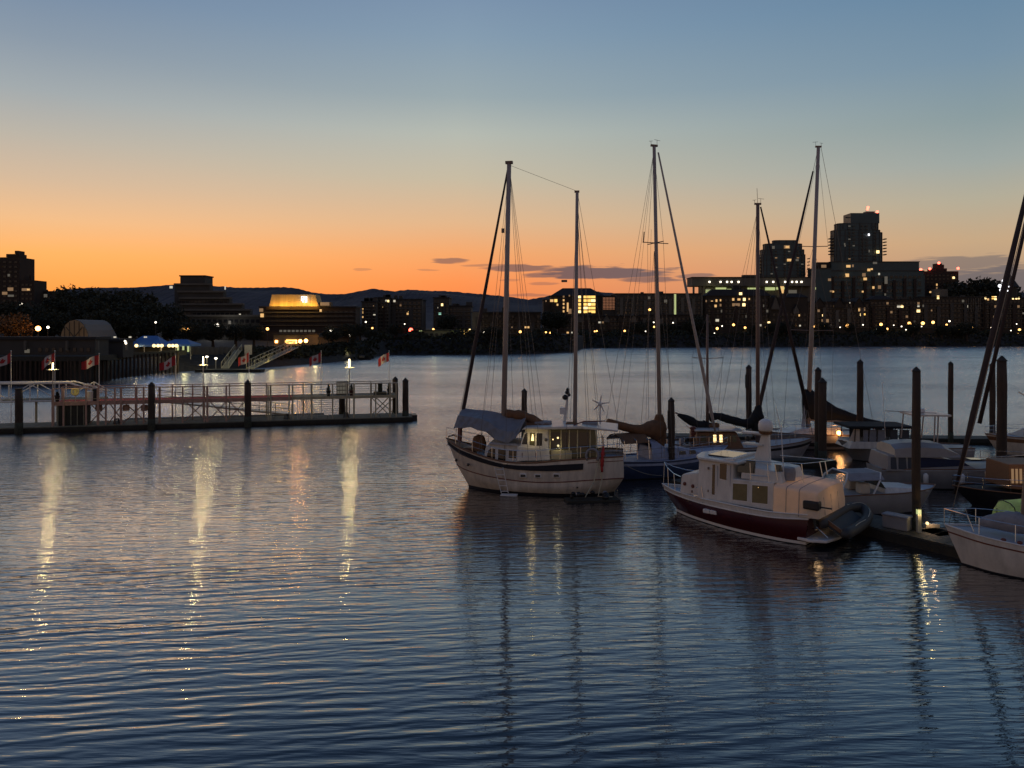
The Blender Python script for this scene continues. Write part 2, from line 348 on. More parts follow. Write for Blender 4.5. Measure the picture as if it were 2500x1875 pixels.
# ---- hills
HX = [-400,-100,50,100,160,200,250,320,400,460,500,540,580,620,690,720,740,760,800,850,890,915,940,965,1000,1050,1100,1140,1200,1250,1290,1320,1360,1420,1500,1600,1700,1800,2000,2200,2350,2450,2600,2900]
HP = [716,718,722,718,706,703,702,702,700,697,697,699,702,702,701,703,708,713,718,719,713,707,711,714,707,710,711,715,720,725,731,727,720,712,716,720,722,724,724,722,715,712,716,724]
def ridge(name, Y0, drop, n, amp, label):
    mb = MB(); rows = []
    pxs = np.linspace(-350, 2850, n); zr = np.interp(pxs, HX, HP)
    for k, (dy, f) in enumerate([(-1100,.0),(-800,.18),(-550,.4),(-350,.62),(-180,.82),(-60,.96),(0,1.),(200,.9),(700,.4),(1200,.0)]):
        row = []
        for i, px in enumerate(pxs):
            Y = Y0+dy; z0 = zt(zr[i]+drop, Y0)
            z = z0*f + (amp*(rnd()-.5) if f > .5 else 0) + (0 if f in (0,1) else 10*math.sin(px*.013+k*1.7)*f)
            row.append((xt(px, Y0)*(1 + .0001*dy*0), Y, max(-2, z)))
        rows.append(row)
    mb.sheet(rows); o = obj(name, mb, MT['hill'], smooth=False); tag(o, kind='structure'); return o
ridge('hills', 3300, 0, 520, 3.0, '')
# ---- foliage
def leafcloud(mb, c, rad, n, s, flat=.8):
    c = Vector(c)
    for _ in range(n):
        while True:
            p = Vector((U(-1,1), U(-1,1), U(-1,1)))
            if .35 < p.length < 1: break
        p = Vector((p.x*rad[0], p.y*rad[1], p.z*rad[2])) + c
        a = Vector((U(-1,1), U(-1,1), U(-1,1))).normalized(); b = a.cross(Vector((U(-1,1), U(-1,1), U(-1,1)))).normalized(); k = s*U(.6,1.4)
        mb.add([p-a*k, p+b*k*.7, p+a*k, p-b*k*.7], [(0,1,2,3)])
def make_tree(name, label, h, w, kind='round', m='leaf', s=.42, dens=1., group=None):
    t = empty(name, label=label, cat='tree', group=group)
    tk = MB(); tk.tube([(0,0,-.5),(.1,.05,h*.3),(.0,.1,h*.75)], [w*.07, w*.05, w*.015], 7)
    for k in range(7):
        a = k*2.4; z = h*(.28+.07*k); L_ = w*.42*(1-.06*k)
        tk.tube([(0,0,z), (math.cos(a)*L_*.6, math.sin(a)*L_*.6, z+h*.1), (math.cos(a)*L_, math.sin(a)*L_, z+h*.2)], [w*.025, w*.014, w*.004], 5)
    obj('trunk', tk, MT['bark'], t)
    cb = MB()
    if kind == 'cone':
        for k in range(13):
            f = k/12; rr = w*.5*(1-f)**.8 + .3; a = k*2.1
            leafcloud(cb, (math.cos(a)*rr*.25, math.sin(a)*rr*.25, h*(.18+.80*f)), (rr, rr, h*.06), int(150*dens*(1.15-f)), s*.8)
    else:
        for k in range(17):
            a = k*2.39996; q = (k+.5)/17; zz = h*(.42+.46*q); rr = w*.42*math.sqrt(max(.05, 1-(2*q-1.0)**2*.9))
            rd = w*U(.13,.24)
            leafcloud(cb, (math.cos(a)*rr*U(.5,1), math.sin(a)*rr*U(.5,1), zz), (rd, rd, rd*.8), int(120*dens), s)
    obj('crown', cb, MT[m], t); return t
TR = [make_tree('broadleaf_tree', 'large dark round tree topping the wooded slope left of the stepped concrete building', 15, 13, dens=1.2),
      make_tree('broadleaf_tree', 'broad dark tree behind the wharf shed, left of the domed tent', 13, 15),
      make_tree('conifer_tree', 'pointed dark conifer on the wooded slope behind the domed tent', 16, 8, 'cone')]
treepos = []
def put_tree(k, px, ybase, Y, s=1., label=None, first=[set()]):
    base = (xt(px, Y), Y, ybase)
    if k not in first[0]:
        first[0].add(k); o = TR[k]; o.location = base; o.scale = (s,s,s*U(.95,1.05)); o.rotation_euler = (0,0,U(0,6))
        if label: o['label'] = label
    else: o = dup(TR[k], base, U(0,6.2), label, sc_=(s*U(.9,1.1), s*U(.9,1.1), s))
    o['group'] = 'dark trees along the far shore'
    return o
def zl(px, Y): return landz(px, Y-shoreY(px))-.4
left_trees = [(190,205,707),(232,235,712),(275,220,716),(325,230,714),(372,240,716),(150,200,728),(105,190,738),(60,185,742),(18,180,745),(215,190,735),(262,185,745),(310,200,740),(355,205,742),(405,215,748),
              (130,172,762),(80,168,770),(350,185,770),(300,175,768),(250,170,760),(470,190,786),(520,200,790),(575,205,792),(620,200,796),(420,195,780)]
NLT = len(left_trees)
for i, (px, Y, yt) in enumerate(sorted(left_trees)):
    g = zl(px, Y); hgt = zt(yt, Y)-g; k = [0,1,0,2,1,0,1][i%7]; base_h = [14.0,12.4,16.][k]
    s_ = max(.45, hgt/base_h)
    put_tree(k, px, g, Y, s_, 'dark tree on the wooded left slope, %s from the left' % ORD[i])
mid = [(812,205,800),(850,215,792),(880,250,792),(905,225,806),(925,262,796),(968,262,792),(1000,268,800),(1028,270,806),(1090,290,770),(1120,280,790),(1203,256,806),(1222,252,803),(1190,252,810),(1345,300,760),(1310,290,775),(1365,300,768),(1280,290,800)]
mid.sort()
for i, (px, Y, yt) in enumerate(mid):
    g = zl(px, Y); hgt = zt(yt, Y)-g; k = [1,0,1,0,2][i%5]
    put_tree(k, px, g, Y, max(.3, hgt/[14.0,12.4,16.][k]), 'tree on the low central shore, %s in order from the hotel' % ORD[i])
right_t = [(1590,345,782),(1560,340,788),(1620,345,790),(1700,350,772),(1712,346,782),(1680,345,786),(1880,345,790),(1915,346,786),(1640,346,792),(1840,344,796),(2010,350,788),(2075,352,790),(2150,352,796),(2230,352,790),(2300,352,794),(2352,430,694),(2372,430,690),(2395,430,688),(2418,430,692),(2438,430,695),(2360,352,788),(2330,354,796)]
right_t.sort()
for i, (px, Y, yt) in enumerate(right_t):
    g = zl(px, Y); hgt = zt(yt, Y)-g; k = [1,0,1][i%3]
    put_tree(k, px, g, Y, max(.28, hgt/[14.0,12.4,16.][k]), 'tree below the right-hand apartment blocks, %s along the bank' % ORD[i])
t = make_tree('autumn_tree', 'rust brown autumn tree lit by lamps above the wharf at the left edge', 9, 8, m='leafw', s=.3, dens=.7)
t.location = (xt(32,150), 150, zl(32,150)); t.scale = (1.0,1.0,.86)
light((xt(55,144), 144, 9.0), 160, (1,.55,.2), .3)
# thick growth on the banks (nobody could count it)
sm = MB()
for _ in range(26000):
    px = U(-100, 2750)
    if px < 640 and rnd() < 1.0:
        if px < 560: continue
    Y0 = shoreY(px); d = U(1.5, 26) if px > 860 else U(4, 16)
    hh = (2.6 if px > 1400 else 3.0) if px > 860 else .8
    g = landz(px, d); top = hh*(.55+.45*math.sin(px*.05+2*math.sin(px*.013)))*min(1, d/6)
    p = Vector((xt(px, Y0+d), Y0+d, g + U(-.2, max(.3, top))))
    a = Vector((U(-1,1), U(-1,1), U(-1,1))).normalized(); b = a.cross(Vector((U(-1,1), U(-1,1), U(-1,1)))).normalized(); k = U(.35,.9)
    sm.add([p-a*k, p+b*k*.7, p+a*k, p-b*k*.7], [(0,1,2,3)])
tag(obj('shrubbery', sm, MT['shrub']), 'dark tangled shrubs and ground cover along the far waterside bank', 'shrubs', kind='stuff')
# ================================================================ BUILDINGS
wcache = {}
def win(parent, x, y, z, w, h, m, name='window'):
    key = (round(w,1), round(h,1), m.name)
    if key not in wcache:
        mb = MB(); mb.box(-w/2, w/2, -.06, .10, -h/2, h/2); me = bpy.data.meshes.new('window'); me.from_pydata(mb.v, [], mb.f); me.materials.append(m); wcache[key] = me
    o = bpy.data.objects.new(name, wcache[key]); COL.objects.link(o); o.parent = parent; o.location = (x, y, z); return o
def grid(parent, px0, px1, y0, y1, Y, nx, ny, lit=.1, wf=.55, hf=.5, mats=('warm','dim','pdim'), seed=0, yoff=.0, skip=None, base=None):
    rs = random.Random(seed+int(px0)*7+int(y0)); bx, by, bz = parent.location
    w = (px1-px0)/nx/FP*Y; h = (y1-y0)/ny/FP*Y
    for i in range(nx):
        for j in range(ny):
            cx = px0+(i+.5)*(px1-px0)/nx; cyy = y0+(j+.5)*(y1-y0)/ny
            if skip and skip(i, j): continue
            m = EM[rs.choice(mats)] if rs.random() < lit else (base or MT['wgl'])
            win(parent, xt(cx, Y)-bx, Y-by-.06-yoff, zt(cyy, Y)-bz, w*wf, h*hf, m)
def facade(parent, px0, px1, y0, y1, Y, ny, nx):
    bx, by, bz = parent.location; mb = MB()
    for j in range(1, ny+1):
        z = zt(y0+(y1-y0)*j/ny, Y)-bz; mb.box(xt(px0,Y)-bx, xt(px1,Y)-bx, Y-by-.42, Y-by-.005, z-.12, z+.10)
    obj('floor_bands', mb, MT['conc2'], parent)
    rs = random.Random(int(px0+Y)); nb = max(2, nx//3); w = (px1-px0)/nb; bm = MT[rs.choice(['conc','brick','conc2'])]
    for i in range(nb):
        a = px0+w*(i+.12+.2*rs.random()); mb = MB(); mb.box(xt(a,Y)-bx, xt(a+w*.26,Y)-bx, Y-by-.75, Y-by-.43, zt(y1,Y)-bz, zt(y0+(y1-y0)*(.10+.2*rs.random()),Y)-bz); obj('bay_front', mb, bm, parent)
    for i in range(rs.randint(2,4)):
        a = px0+(px1-px0)*rs.random()*.9; z = zt(y0-3,Y)-bz; rp = MB(); rp.box(xt(a,Y)-bx, xt(a,Y)-bx+rs.uniform(1,3), Y-by+1.5, Y-by+3, z+.3, z+rs.uniform(1.0,2.0)); obj('roof_plant', rp, MT['conc'], parent)
def lights_at(parent, pts, Y, yoff=.12, s=1.):
    bx, by, bz = parent.location
    for px, py, w, h, k in pts: win(parent, xt(px,Y)-bx, Y-by-yoff, zt(py,Y)-bz, max(.25, w*s/FP*Y), max(.25, h*s/FP*Y), EM[k], 'lit_window')
def bld(name, label, px0, px1, Y, ybase=None, cat='building'):
    g = zl((px0+px1)/2, Y) if ybase is None else ybase
    return empty(name, (xt((px0+px1)/2, Y), Y, g), 0, label, cat)
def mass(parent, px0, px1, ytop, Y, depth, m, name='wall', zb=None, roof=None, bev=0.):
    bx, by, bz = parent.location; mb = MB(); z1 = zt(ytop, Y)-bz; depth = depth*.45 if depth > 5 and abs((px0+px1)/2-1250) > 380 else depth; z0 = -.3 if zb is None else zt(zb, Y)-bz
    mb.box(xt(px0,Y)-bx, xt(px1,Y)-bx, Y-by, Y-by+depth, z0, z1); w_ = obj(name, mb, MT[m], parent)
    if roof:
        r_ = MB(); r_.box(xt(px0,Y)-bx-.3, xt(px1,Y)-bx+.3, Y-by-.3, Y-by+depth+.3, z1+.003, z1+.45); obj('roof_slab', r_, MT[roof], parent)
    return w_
def hip(parent, px0, px1, ye, yt, Y, depth, inset=.3, m='roofm', name='roof', over=.5):
    bx, by, bz = parent.location; depth = depth*.45 if abs((px0+px1)/2-1250) > 380 else depth; x0, x1 = xt(px0,Y)-bx-over, xt(px1,Y)-bx+over; y0 = Y-by-over; y1 = y0+depth+2*over; z0 = zt(ye,Y)-bz+.004; z1 = zt(yt,Y)-bz; i = (x1-x0)*inset; j = depth*.32
    mb = MB(); mb.add([(x0,y0,z0),(x1,y0,z0),(x1,y1,z0),(x0,y1,z0),(x0+i,y0+j,z1),(x1-i,y0+j,z1),(x1-i,y1-j,z1),(x0+i,y1-j,z1)], [(0,3,2,1),(4,5,6,7),(0,1,5,4),(1,2,6,5),(2,3,7,6),(3,0,4,7)])
    return obj(name, mb, MT[m], parent)
def gable(parent, pxc, w, ye, yt, Y, depth, m='shingle', name='gable'):
    bx, by, bz = parent.location; x0, x1 = xt(pxc-w/2,Y)-bx, xt(pxc+w/2,Y)-bx; z0, z1 = zt(ye,Y)-bz, zt(yt,Y)-bz
    mb = MB(); mb.prism([(x0,z0-1.5),(x1,z0-1.5),(x1,z0),((x0+x1)/2,z1),(x0,z0)], Y-by-.5, Y-by+depth); g_ = obj(name, mb, MT[m], parent)
    for sg in (0, 1):
        xe = x0 if sg == 0 else x1; xm = (x0+x1)/2; d_ = -.25 if sg == 0 else .25
        r_ = MB().add([(xe+d_,Y-by-.8,z0-.2),(xm,Y-by-.8,z1+.06),(xm,Y-by+depth,z1+.06),(xe+d_,Y-by+depth,z0-.2),(xe+d_,Y-by-.8,z0),(xm,Y-by-.8,z1+.3),(xm,Y-by+depth,z1+.3),(xe+d_,Y-by+depth,z0)],
                      [(0,3,2,1),(4,5,6,7),(0,1,5,4),(1,2,6,5),(2,3,7,6),(3,0,4,7)]); obj('gable_roof', r_, MT['roofm'], g_)
    return g_
# -- left: apartment tower at the edge
b = bld('apartment_tower', 'dark apartment tower cut off by the left edge, stepping down to the right', -40, 48, 230)
mass(b, -60, 48, 628, 230, 16, 'brick'); mass(b, 49, 83, 684, 230, 14, 'brick'); mass(b, 15, 47, 620, 232, 8, 'brick', 'penthouse', zb=627.6); mass(b, 36, 45, 612, 233, 3, 'brick', 'chimney', zb=619.6); mass(b, 72, 75, 673, 233, 1, 'brick', 'vent', zb=683)
grid(b, -50, 46, 634, 740, 230, 7, 9, .0, .5, .4); grid(b, 51, 81, 690, 735, 230, 3, 4, .0, .55, .4)
lights_at(b, [(22,672,5,6,'pdim'),(26,706,13,8,'dim'),(12,716,12,7,'dim'),(27,722,14,5,'pdim'),(64,707,20,6,'dim'),(70,707,7,4,'warm')], 230)
b = bld('flat_roofed_house', 'low flat-roofed house beside the left edge tower', 84, 128, 235)
mass(b, 84, 129, 714, 235, 12, 'brick', roof='roofm'); mass(b, 107, 112, 707, 237, 1.2, 'brick', 'chimney', zb=710.5); grid(b, 86, 127, 718, 732, 235, 4, 1, 0)
lights_at(b, [(92,722,10,6,'pdim'),(111,722,9,8,'pdim')], 235)
# -- stepped concrete building
b = bld('terraced_building', 'stepped concrete building with a boxy rooftop block and wide terraces', 420, 650, 265)
mass(b, 440, 500, 675, 272, 16, 'conc', 'rooftop_block', roof='roofm')
for k, (a0, a1, yt) in enumerate([(426,512,694),(434,545,712),(438,560,728),(440,590,743),(445,610,757),(450,640,771)]):
    mass(b, a0, a1, yt, 270-k*3, 2.9, 'conc', 'terrace'); mass(b, a0-2, a1+4, yt-2.5, 269.4-k*3, 1.0, 'conc2', 'parapet', zb=yt+2)
grid(b, 432, 556, 733, 741, 264-.1, 12, 1, 0, .7, .6); grid(b, 446, 606, 762, 770, 258-.1, 14, 1, .0, .7, .6); grid(b, 452, 636, 776, 792, 255-.1, 14, 1, .0, .6, .5)
lights_at(b, [(418,701,7,6,'pale'),(560,771,4,4,'pale'),(586,768,4,4,'pale'),(561,787,6,8,'pdim'),(550,703,3,8,'pale')], 255-.2)
for px, py, k in [(529,794,'lampw')]:
    g_ = MB().ball((xt(px,250)-b.location.x, 250-b.location.y, zt(py,250)-b.location.z), .75); obj('floodlight', g_, EM[k], b)
light((xt(529,249), 249, zt(794,249)), 500, (1,.97,.9), .4)
# -- hotel with lit crown
b = bld('hotel', 'wide brown hotel with glowing yellow crown and white rooftop sign', 640, 865, 245)
mass(b, 634, 868, 751, 250, 18, 'brick', roof='roofm'); mass(b, 650, 780, 748.6, 249.4, 12, 'brick', 'upper_floor', zb=756)
cr = MB(); x0, x1 = xt(664,250)-b.location.x, xt(768,250)-b.location.x; z0, z1 = zt(748,250)-b.location.z, zt(719,250)-b.location.z
cr.add([(x0-1.0,0+5,z0),(x1+1.2,5,z0),(x1+1.2,12,z0),(x0-1.0,12,z0),(x0-.2,5.5,z1),(x1+.1,5.5,z1),(x1+.1,11.5,z1),(x0-.2,11.5,z1)], [(0,3,2,1),(4,5,6,7),(0,1,5,4),(1,2,6,5),(2,3,7,6),(3,0,4,7)])
obj('crown', cr, MT['crown'], b)
for px in (667,688,700,720,738,752,768): light((xt(px,248.2), 248.2, zt(748,248.2)+.35), 240, (1,.50,.07), .25, None)
sg = MB()
def sbar(a0, a1, c0, c1): sg.box(xt(a0,250)-b.location.x, xt(a1,250)-b.location.x, 4.4, 4.6, zt(c1,250)-b.location.z, zt(c0,250)-b.location.z)
for q in [(736.5,738.2,723.5,735),(738.2,744,723.5,725),(742.2,744,725,731),(738.2,742.2,729.6,731),(740,741.5,731,739),(745.5,747.2,725,739.5),(747.2,750.6,724,725.6),(749,750.6,725.6,738.5),(747.2,749,730.5,732)]: sbar(*q)
obj('rooftop_sign', sg, EM['sign'], b)
grid(b, 640, 864, 756, 798, 250, 18, 4, 0, .7, .4); 
for yy in (762, 772.5, 783, 793.5): mass(b, 634, 868, yy, 249.6, .35, 'conc', 'floor_band', zb=yy+2)
lights_at(b, [(638,757,9,8,'dim'),(640,770,8,9,'warm'),(783,758,5,6,'warm'),(793,742,22,8,'dim'),(808,807,4,4,'lampw')], 249.2)
for i in range(9): win(b, xt(686+i*10,249)-b.location.x, 249-b.location.y-.2, zt(808,249)-b.location.z, .9, .7, EM['pdim'])
mass(b, 783-3, 808, 738, 252, 6, 'conc2', 'plant_room', zb=750)
b2 = bld('waterfront_annex', 'low ochre-lit annex in front of the hotel with sodium lamps', 670, 850, 215)
mass(b2, 668, 778, 818, 215, 10, 'conc2', roof='roofm'); mass(b2, 779, 850, 826, 215, 10, 'conc', roof='roofm')
lights_at(b2, [(675,834,6,6,'orange'),(712,834,26,8,'orange')], 214.9); lights_at(b2, [(712,834,20,6,'amber'),(700,834,8,5,'amber')], 214.6)
for px, py in ((733,833),(747,832)):
    g_ = MB().ball((xt(px,210)-b2.location.x, 210-b2.location.y, zt(py,210)-b2.location.z), .55); obj('wall_lamp', g_, EM['orange'], b2)
    light((xt(px,209), 209, zt(py,209)), 380, (1,.42,.10), .3)
light((xt(690,208), 208, 5.2), 120, (.9,.75,.25), .4)
# -- mid distance blocks
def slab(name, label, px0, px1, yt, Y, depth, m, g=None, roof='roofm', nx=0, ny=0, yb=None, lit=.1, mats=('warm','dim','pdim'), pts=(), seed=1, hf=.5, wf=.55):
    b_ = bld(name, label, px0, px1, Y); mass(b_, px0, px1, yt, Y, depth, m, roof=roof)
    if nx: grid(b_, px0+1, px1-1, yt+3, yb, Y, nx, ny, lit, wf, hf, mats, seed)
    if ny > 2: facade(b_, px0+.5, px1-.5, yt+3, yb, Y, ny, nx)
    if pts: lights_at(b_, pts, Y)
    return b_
slab('apartment_block', 'pale-edged apartment block with scattered lights right of the hotel', 883, 918, 738, 300, 14, 'conc', nx=4, ny=8, yb=800, lit=.0, pts=[(886,755,3,4,'warm'),(886,763,3,4,'warm'),(887,774,5,4,'warm'),(912,747,2,3,'dim'),(914,769,5,4,'pale'),(893,786,4,4,'warm')])
slab('apartment_block', 'taller dark apartment block with a rooftop hut, mid ridge', 915, 950, 728, 305, 14, 'conc', nx=5, ny=8, yb=800, lit=.0, pts=[(936,749,4,3,'warm'),(943,734,4,4,'pale'),(962-14,735,4,5,'hot')])
slab('apartment_block', 'low dark block with a green window below the hills', 950, 1030, 732, 310, 14, 'conc', nx=7, ny=7, yb=800, lit=.0, pts=[(978,745,4,5,'dim'),(998,762,3,4,'warm'),(997,766,8,5,'warm'),(963,735,5,5,'pale')])
slab('apartment_block', 'square dark block rising over the trees left of the tall ketch mast', 1058, 1096, 728, 320, 14, 'conc', nx=5, ny=8, yb=800, lit=.0, pts=[(1080,744,6,6,'hot'),(1074,766,6,5,'teal'),(1068,751,3,3,'pale')])
slab('apartment_block', 'low dark block behind the furled stay of the ketch', 1096, 1150, 748, 322, 14, 'conc', nx=6, ny=5, yb=800, lit=0)
b = slab('ferry_terminal', 'long low greenish lit shed with amber windows on the central shore', 1020, 1152, 808, 262, 8, 'conc2', nx=10, ny=1, yb=822, lit=.15, mats=('green','pdim'))
lights_at(b, [(1127,812,5,8,'amber'),(1133,812,5,8,'amber'),(1139,812,4,8,'amber'),(1145,811,5,8,'amber'),(1147,805,4,4,'hot'),(1101,818,4,9,'green'),(1113,817,4,7,'green'),(1027,811,7,8,'green')], 261.8)
light((xt(1105,258), 258, 7.4), 130, (.8,.85,.35), .4); light((xt(1137,258), 258, 8), 130, (1,.7,.2), .4); light((xt(1060,258), 258, 8), 60, (.8,.85,.45), .4)
b = slab('waterfront_flats', 'cream-cornered flats directly behind the tall ketch mast', 1153, 1320, 764, 268, 12, 'shingle', nx=16, ny=4, yb=815, lit=.02, pts=[(1163,790,4,4,'hot'),(1283,799,5,5,'warm'),(1290,799,5,5,'warm'),(1250,799,3,3,'dim')])
mass(b, 1153, 1175, 762, 267.3, 1.2, 'conc2', 'corner_bay')
for i in range(4): gable(b, 1200+i*33, 22, 776, 764, 267.6, 6, 'shingle')
b = bld('hip_roofed_flats', 'hip-roofed flats with four columns of bright yellow windows', 1330, 1475, 380)
mass(b, 1346, 1474, 722, 380, 20, 'shingle'); hip(b, 1346, 1474, 722, 702, 380, 20, .24); mass(b, 1327, 1346, 733, 381, 12, 'shingle', roof='roofm')
for i in range(4):
    for j in range(5): 
        x_ = [1415,1430,1439,1448][i]; win(b, xt(x_,380)-b.location.x, -.2, zt(725+j*9,380)-b.location.z, 1.3+(.9 if i in(1,3) else 0), 1.3, EM['amber' if (i+j)%4 else 'hot'])
for j in range(5): win(b, xt(1376,380)-b.location.x, -.2, zt(724+j*9,380)-b.location.z, .8, 1.0, EM['warm' if j else 'dim']); 
lights_at(b, [(1386,750,4,22,'warm'),(1391,760,8,12,'dim'),(1347,734,8,6,'warm'),(1357,734,7,7,'amber'),(1361,744,4,5,'warm'),(1333,735,3,4,'dim'),(1390,722,3,4,'dim')], 379.7)
b = slab('glass_office', 'square glass block mirroring the pink sunset', 1471, 1504, 724, 378, 10, 'conc')
mass(b, 1472, 1503, 726, 377.6, .35, 'mirror', 'curtain_wall', zb=756)
for q in range(4): mass(b, 1471.5, 1503.5, 732+q*7, 377.3, .3, 'conc', 'floor_band', zb=733+q*7)
for q in range(5): mass(b, 1471.5+q*7.6, 1472.3+q*7.6, 726, 377.2, .1, 'conc', 'mullion', zb=756)
b = slab('long_office_block', 'long flat-roofed dark block with a tall lit glass stair', 1504, 1712, 718, 375, 18, 'conc', nx=22, ny=4, yb=770, lit=.02, mats=('pdim',))
lights_at(b, [(1648,752,5,68,'green'),(1646,752,2,66,'pdim'),(1625,735,7,7,'pdim'),(1628,769,4,7,'pdim')], 374.7)
mass(b, 1655, 1682, 776, 362, 6, 'conc2', 'canopy', zb=786); lights_at(b, [(1668,779,26,8,'green')], 361.7); light((xt(1665,358), 358, zt(783,358)), 120, (.8,.9,.3), .5)
b = slab('gabled_townhouses', 'row of small gabled townhouses below the hip-roofed flats', 1363, 1560, 772, 348, 10, 'shingle', nx=22, ny=3, yb=806, lit=.03, mats=('pdim','dim'))
for i in range(6): gable(b, 1382+i*33, 14, 779, 769, 347.6, 8, 'conc2' if i%2 else 'shingle')
lights_at(b, [(1386,812,5,4,'warm'),(1396,812,3,4,'pale'),(1412,813,4,4,'pale'),(1464,787,6,4,'pale'),(1472,787,3,4,'dim')], 347.4)
slab('townhouse_row', 'plain dark townhouse row right of the gabled row', 1561, 1705, 770, 352, 10, 'shingle', nx=14, ny=3, yb=806, lit=.03, mats=('pdim','dim'))
# -- covered assembly hall
b = bld('covered_hall', 'big flat-canopied hall on tall columns with a row of small roof lights', 1690, 1990, 400)
mass(b, 1690, 1985, 678, 396, 26, 'conc2', 'canopy_roof', zb=698, roof='roofm'); mass(b, 1722, 1985, 698.2, 400, 20, 'conc2', 'rear_wall')
for a_, w_ in ((1692,4),(1706,7),(1716,5)): mass(b, a_, a_+w_, 698.2, 397, 1.2, 'conc2', 'column')
mass(b, 1815, 1862, 671, 402, 8, 'conc', 'plant_room', zb=677.5)
for px in (1733,1760,1776,1787,1804,1873,1889,1918,1935,1946,1958): win(b, xt(px,395)-b.location.x, 395-b.location.y+.6, zt(688,395)-b.location.z, .8, .8, EM['lampw'])
lights_at(b, [(1735,712,24,10,'green'),(1728,735,8,60,'pdim'),(1760,705,26,6,'green'),(1790,708,30,5,'green'),(1840,706,30,7,'green'),(1880,705,24,7,'green'),(1908,706,11,20,'warm'),(1905,704,20,6,'green'),(1935,712,20,8,'pdim'),(1988,704,8,6,'green')], 399.6)
light((xt(1740,392), 392, zt(705,392)), 200, (.9,.85,.4), .5); light((xt(1905,392), 392, zt(702,392)), 160, (.9,.85,.4), .5)
# -- promenade condos
b = bld('mansard_flats', 'broad mansard-roofed flats with warm windows in front of the hall', 1724, 1880, 372)
mass(b, 1724, 1880, 722, 372, 14, 'shingle'); hip(b, 1724, 1880, 722, 706, 372, 14, .12); mass(b, 1790, 1810, 697, 376, 3, 'roofm', 'lift_house', zb=706)
grid(b, 1727, 1878, 727, 792, 372, 15, 5, .03, .5, .5, ('pdim',)); facade(b, 1727, 1878, 727, 792, 372, 5, 15)
lights_at(b, [(1724,735,3,5,'dim'),(1738,736,5,4,'warm'),(1749,734,4,6,'warm'),(1759,733,3,5,'warm'),(1738,749,4,4,'warm'),(1747,747,5,6,'warm'),(1759,745,4,6,'dim'),(1790,731,5,6,'warm'),(1804,731,7,5,'warm'),(1817,731,6,7,'hot'),(1829,730,3,4,'warm'),(1790,744,5,7,'dim'),(1797,744,18,7,'dim'),(1816,744,7,7,'hot'),(1808,717,7,6,'hot'),(1738,784,4,5,'green'),(1751,782,8,6,'pale')], 371.7)
b = bld('stone_fronted_flats', 'pair of steep-gabled pale stone fronted houses beneath the round tower', 1880, 1972, 370)
mass(b, 1880, 1972, 726, 370, 14, 'shingle'); hip(b, 1915, 1972, 726, 716, 370, 14, .3)
gable(b, 1893, 18, 748, 722, 369.6, 6, 'conc2'); gable(b, 1943, 14, 758, 744, 369.6, 6, 'conc2')
grid(b, 1884, 1970, 762, 800, 370, 8, 3, .03, .45, .5, ('pdim',))
lights_at(b, [(1951,770,3,5,'warm'),(1953,795,4,4,'pale'),(1877,787,6,4,'hot'),(1856,794,5,5,'pale'),(1870,799,4,4,'warm')], 369.4)
b = slab('waterfront_flats', 'brown waterfront flats with a column of lit stair windows', 1973, 2122, 738, 372, 14, 'shingle', nx=15, ny=5, yb=800, lit=.04, mats=('pdim','dim'), pts=[(1982,743,5,5,'hot'),(1982,756,5,5,'warm'),(1982,770,6,5,'hot'),(1983,783,6,5,'warm'),(2009,770,4,5,'hot'),(2016,783,14,8,'dim'),(2105,755,14,8,'dim'),(2097,756,3,8,'warm'),(2104,768,8,7,'hot'),(2110,767,5,5,'amber'),(2075,739,3,3,'pale')])
for i in range(3): gable(b, 2000+i*48, 24, 744, 728, 371.6, 8)
b = slab('waterfront_flats', 'dark waterfront flats under the broad podium block', 2123, 2248, 732, 374, 14, 'shingle', nx=13, ny=6, yb=800, lit=.04, mats=('pdim','dim'), pts=[(2194,748,8,6,'pale'),(2202,748,6,6,'hot'),(2242,747,5,5,'pale'),(2242,759,8,7,'hot')])
hip(b, 2123, 2180, 732, 722, 374, 14, .3)
b = slab('waterfront_flats', 'long dark waterfront flats with thin pale ribs on the right', 2249, 2405, 726, 374, 14, 'shingle', nx=16, ny=6, yb=800, lit=.05, mats=('pdim','dim'), pts=[(2290,726,5,8,'hot'),(2271,713,4,4,'warm'),(2274,758,3,4,'dim'),(2362,748,3,6,'pale')])
mass(b, 2284, 2314, 706, 375, 8, 'conc2', 'ribbed_bay', zb=726)
for i in range(8): mass(b, 2358+i*6, 2359+i*6, 728, 373.5, .4, 'conc2', 'rib', zb=760)
b = slab('waterfront_flats', 'tall lit-balcony flats at the right edge below the white floodlights', 2406, 2520, 728, 372, 14, 'shingle', nx=12, ny=6, yb=800, lit=.10, mats=('pdim','dim'), pts=[(2406,728,4,5,'hot'),(2412,731,4,5,'warm'),(2424,727,6,7,'amber'),(2430,728,5,9,'hot'),(2473,729,4,4,'hot'),(2481,729,4,4,'hot'),(2487,728,4,5,'hot'),(2424,775,7,8,'dim'),(2448,776,6,8,'dim'),(2499,765,4,3,'pale')])
# turret with conical roof
mb = MB().lathe((xt(2476,376)-b.location.x, 376+4-b.location.y, 0), [(3.6,0),(3.6,zt(700,376)-b.location.z)], 12); obj('turret', mb, MT['shingle'], b)
mb = MB().lathe((xt(2476,376)-b.location.x, 376+4-b.location.y, zt(700,376)-b.location.z+.003), [(4.6,0),(.05,zt(664,376)-zt(700,376))], 12); obj('turret_roof', mb, MT['roofm'], b)
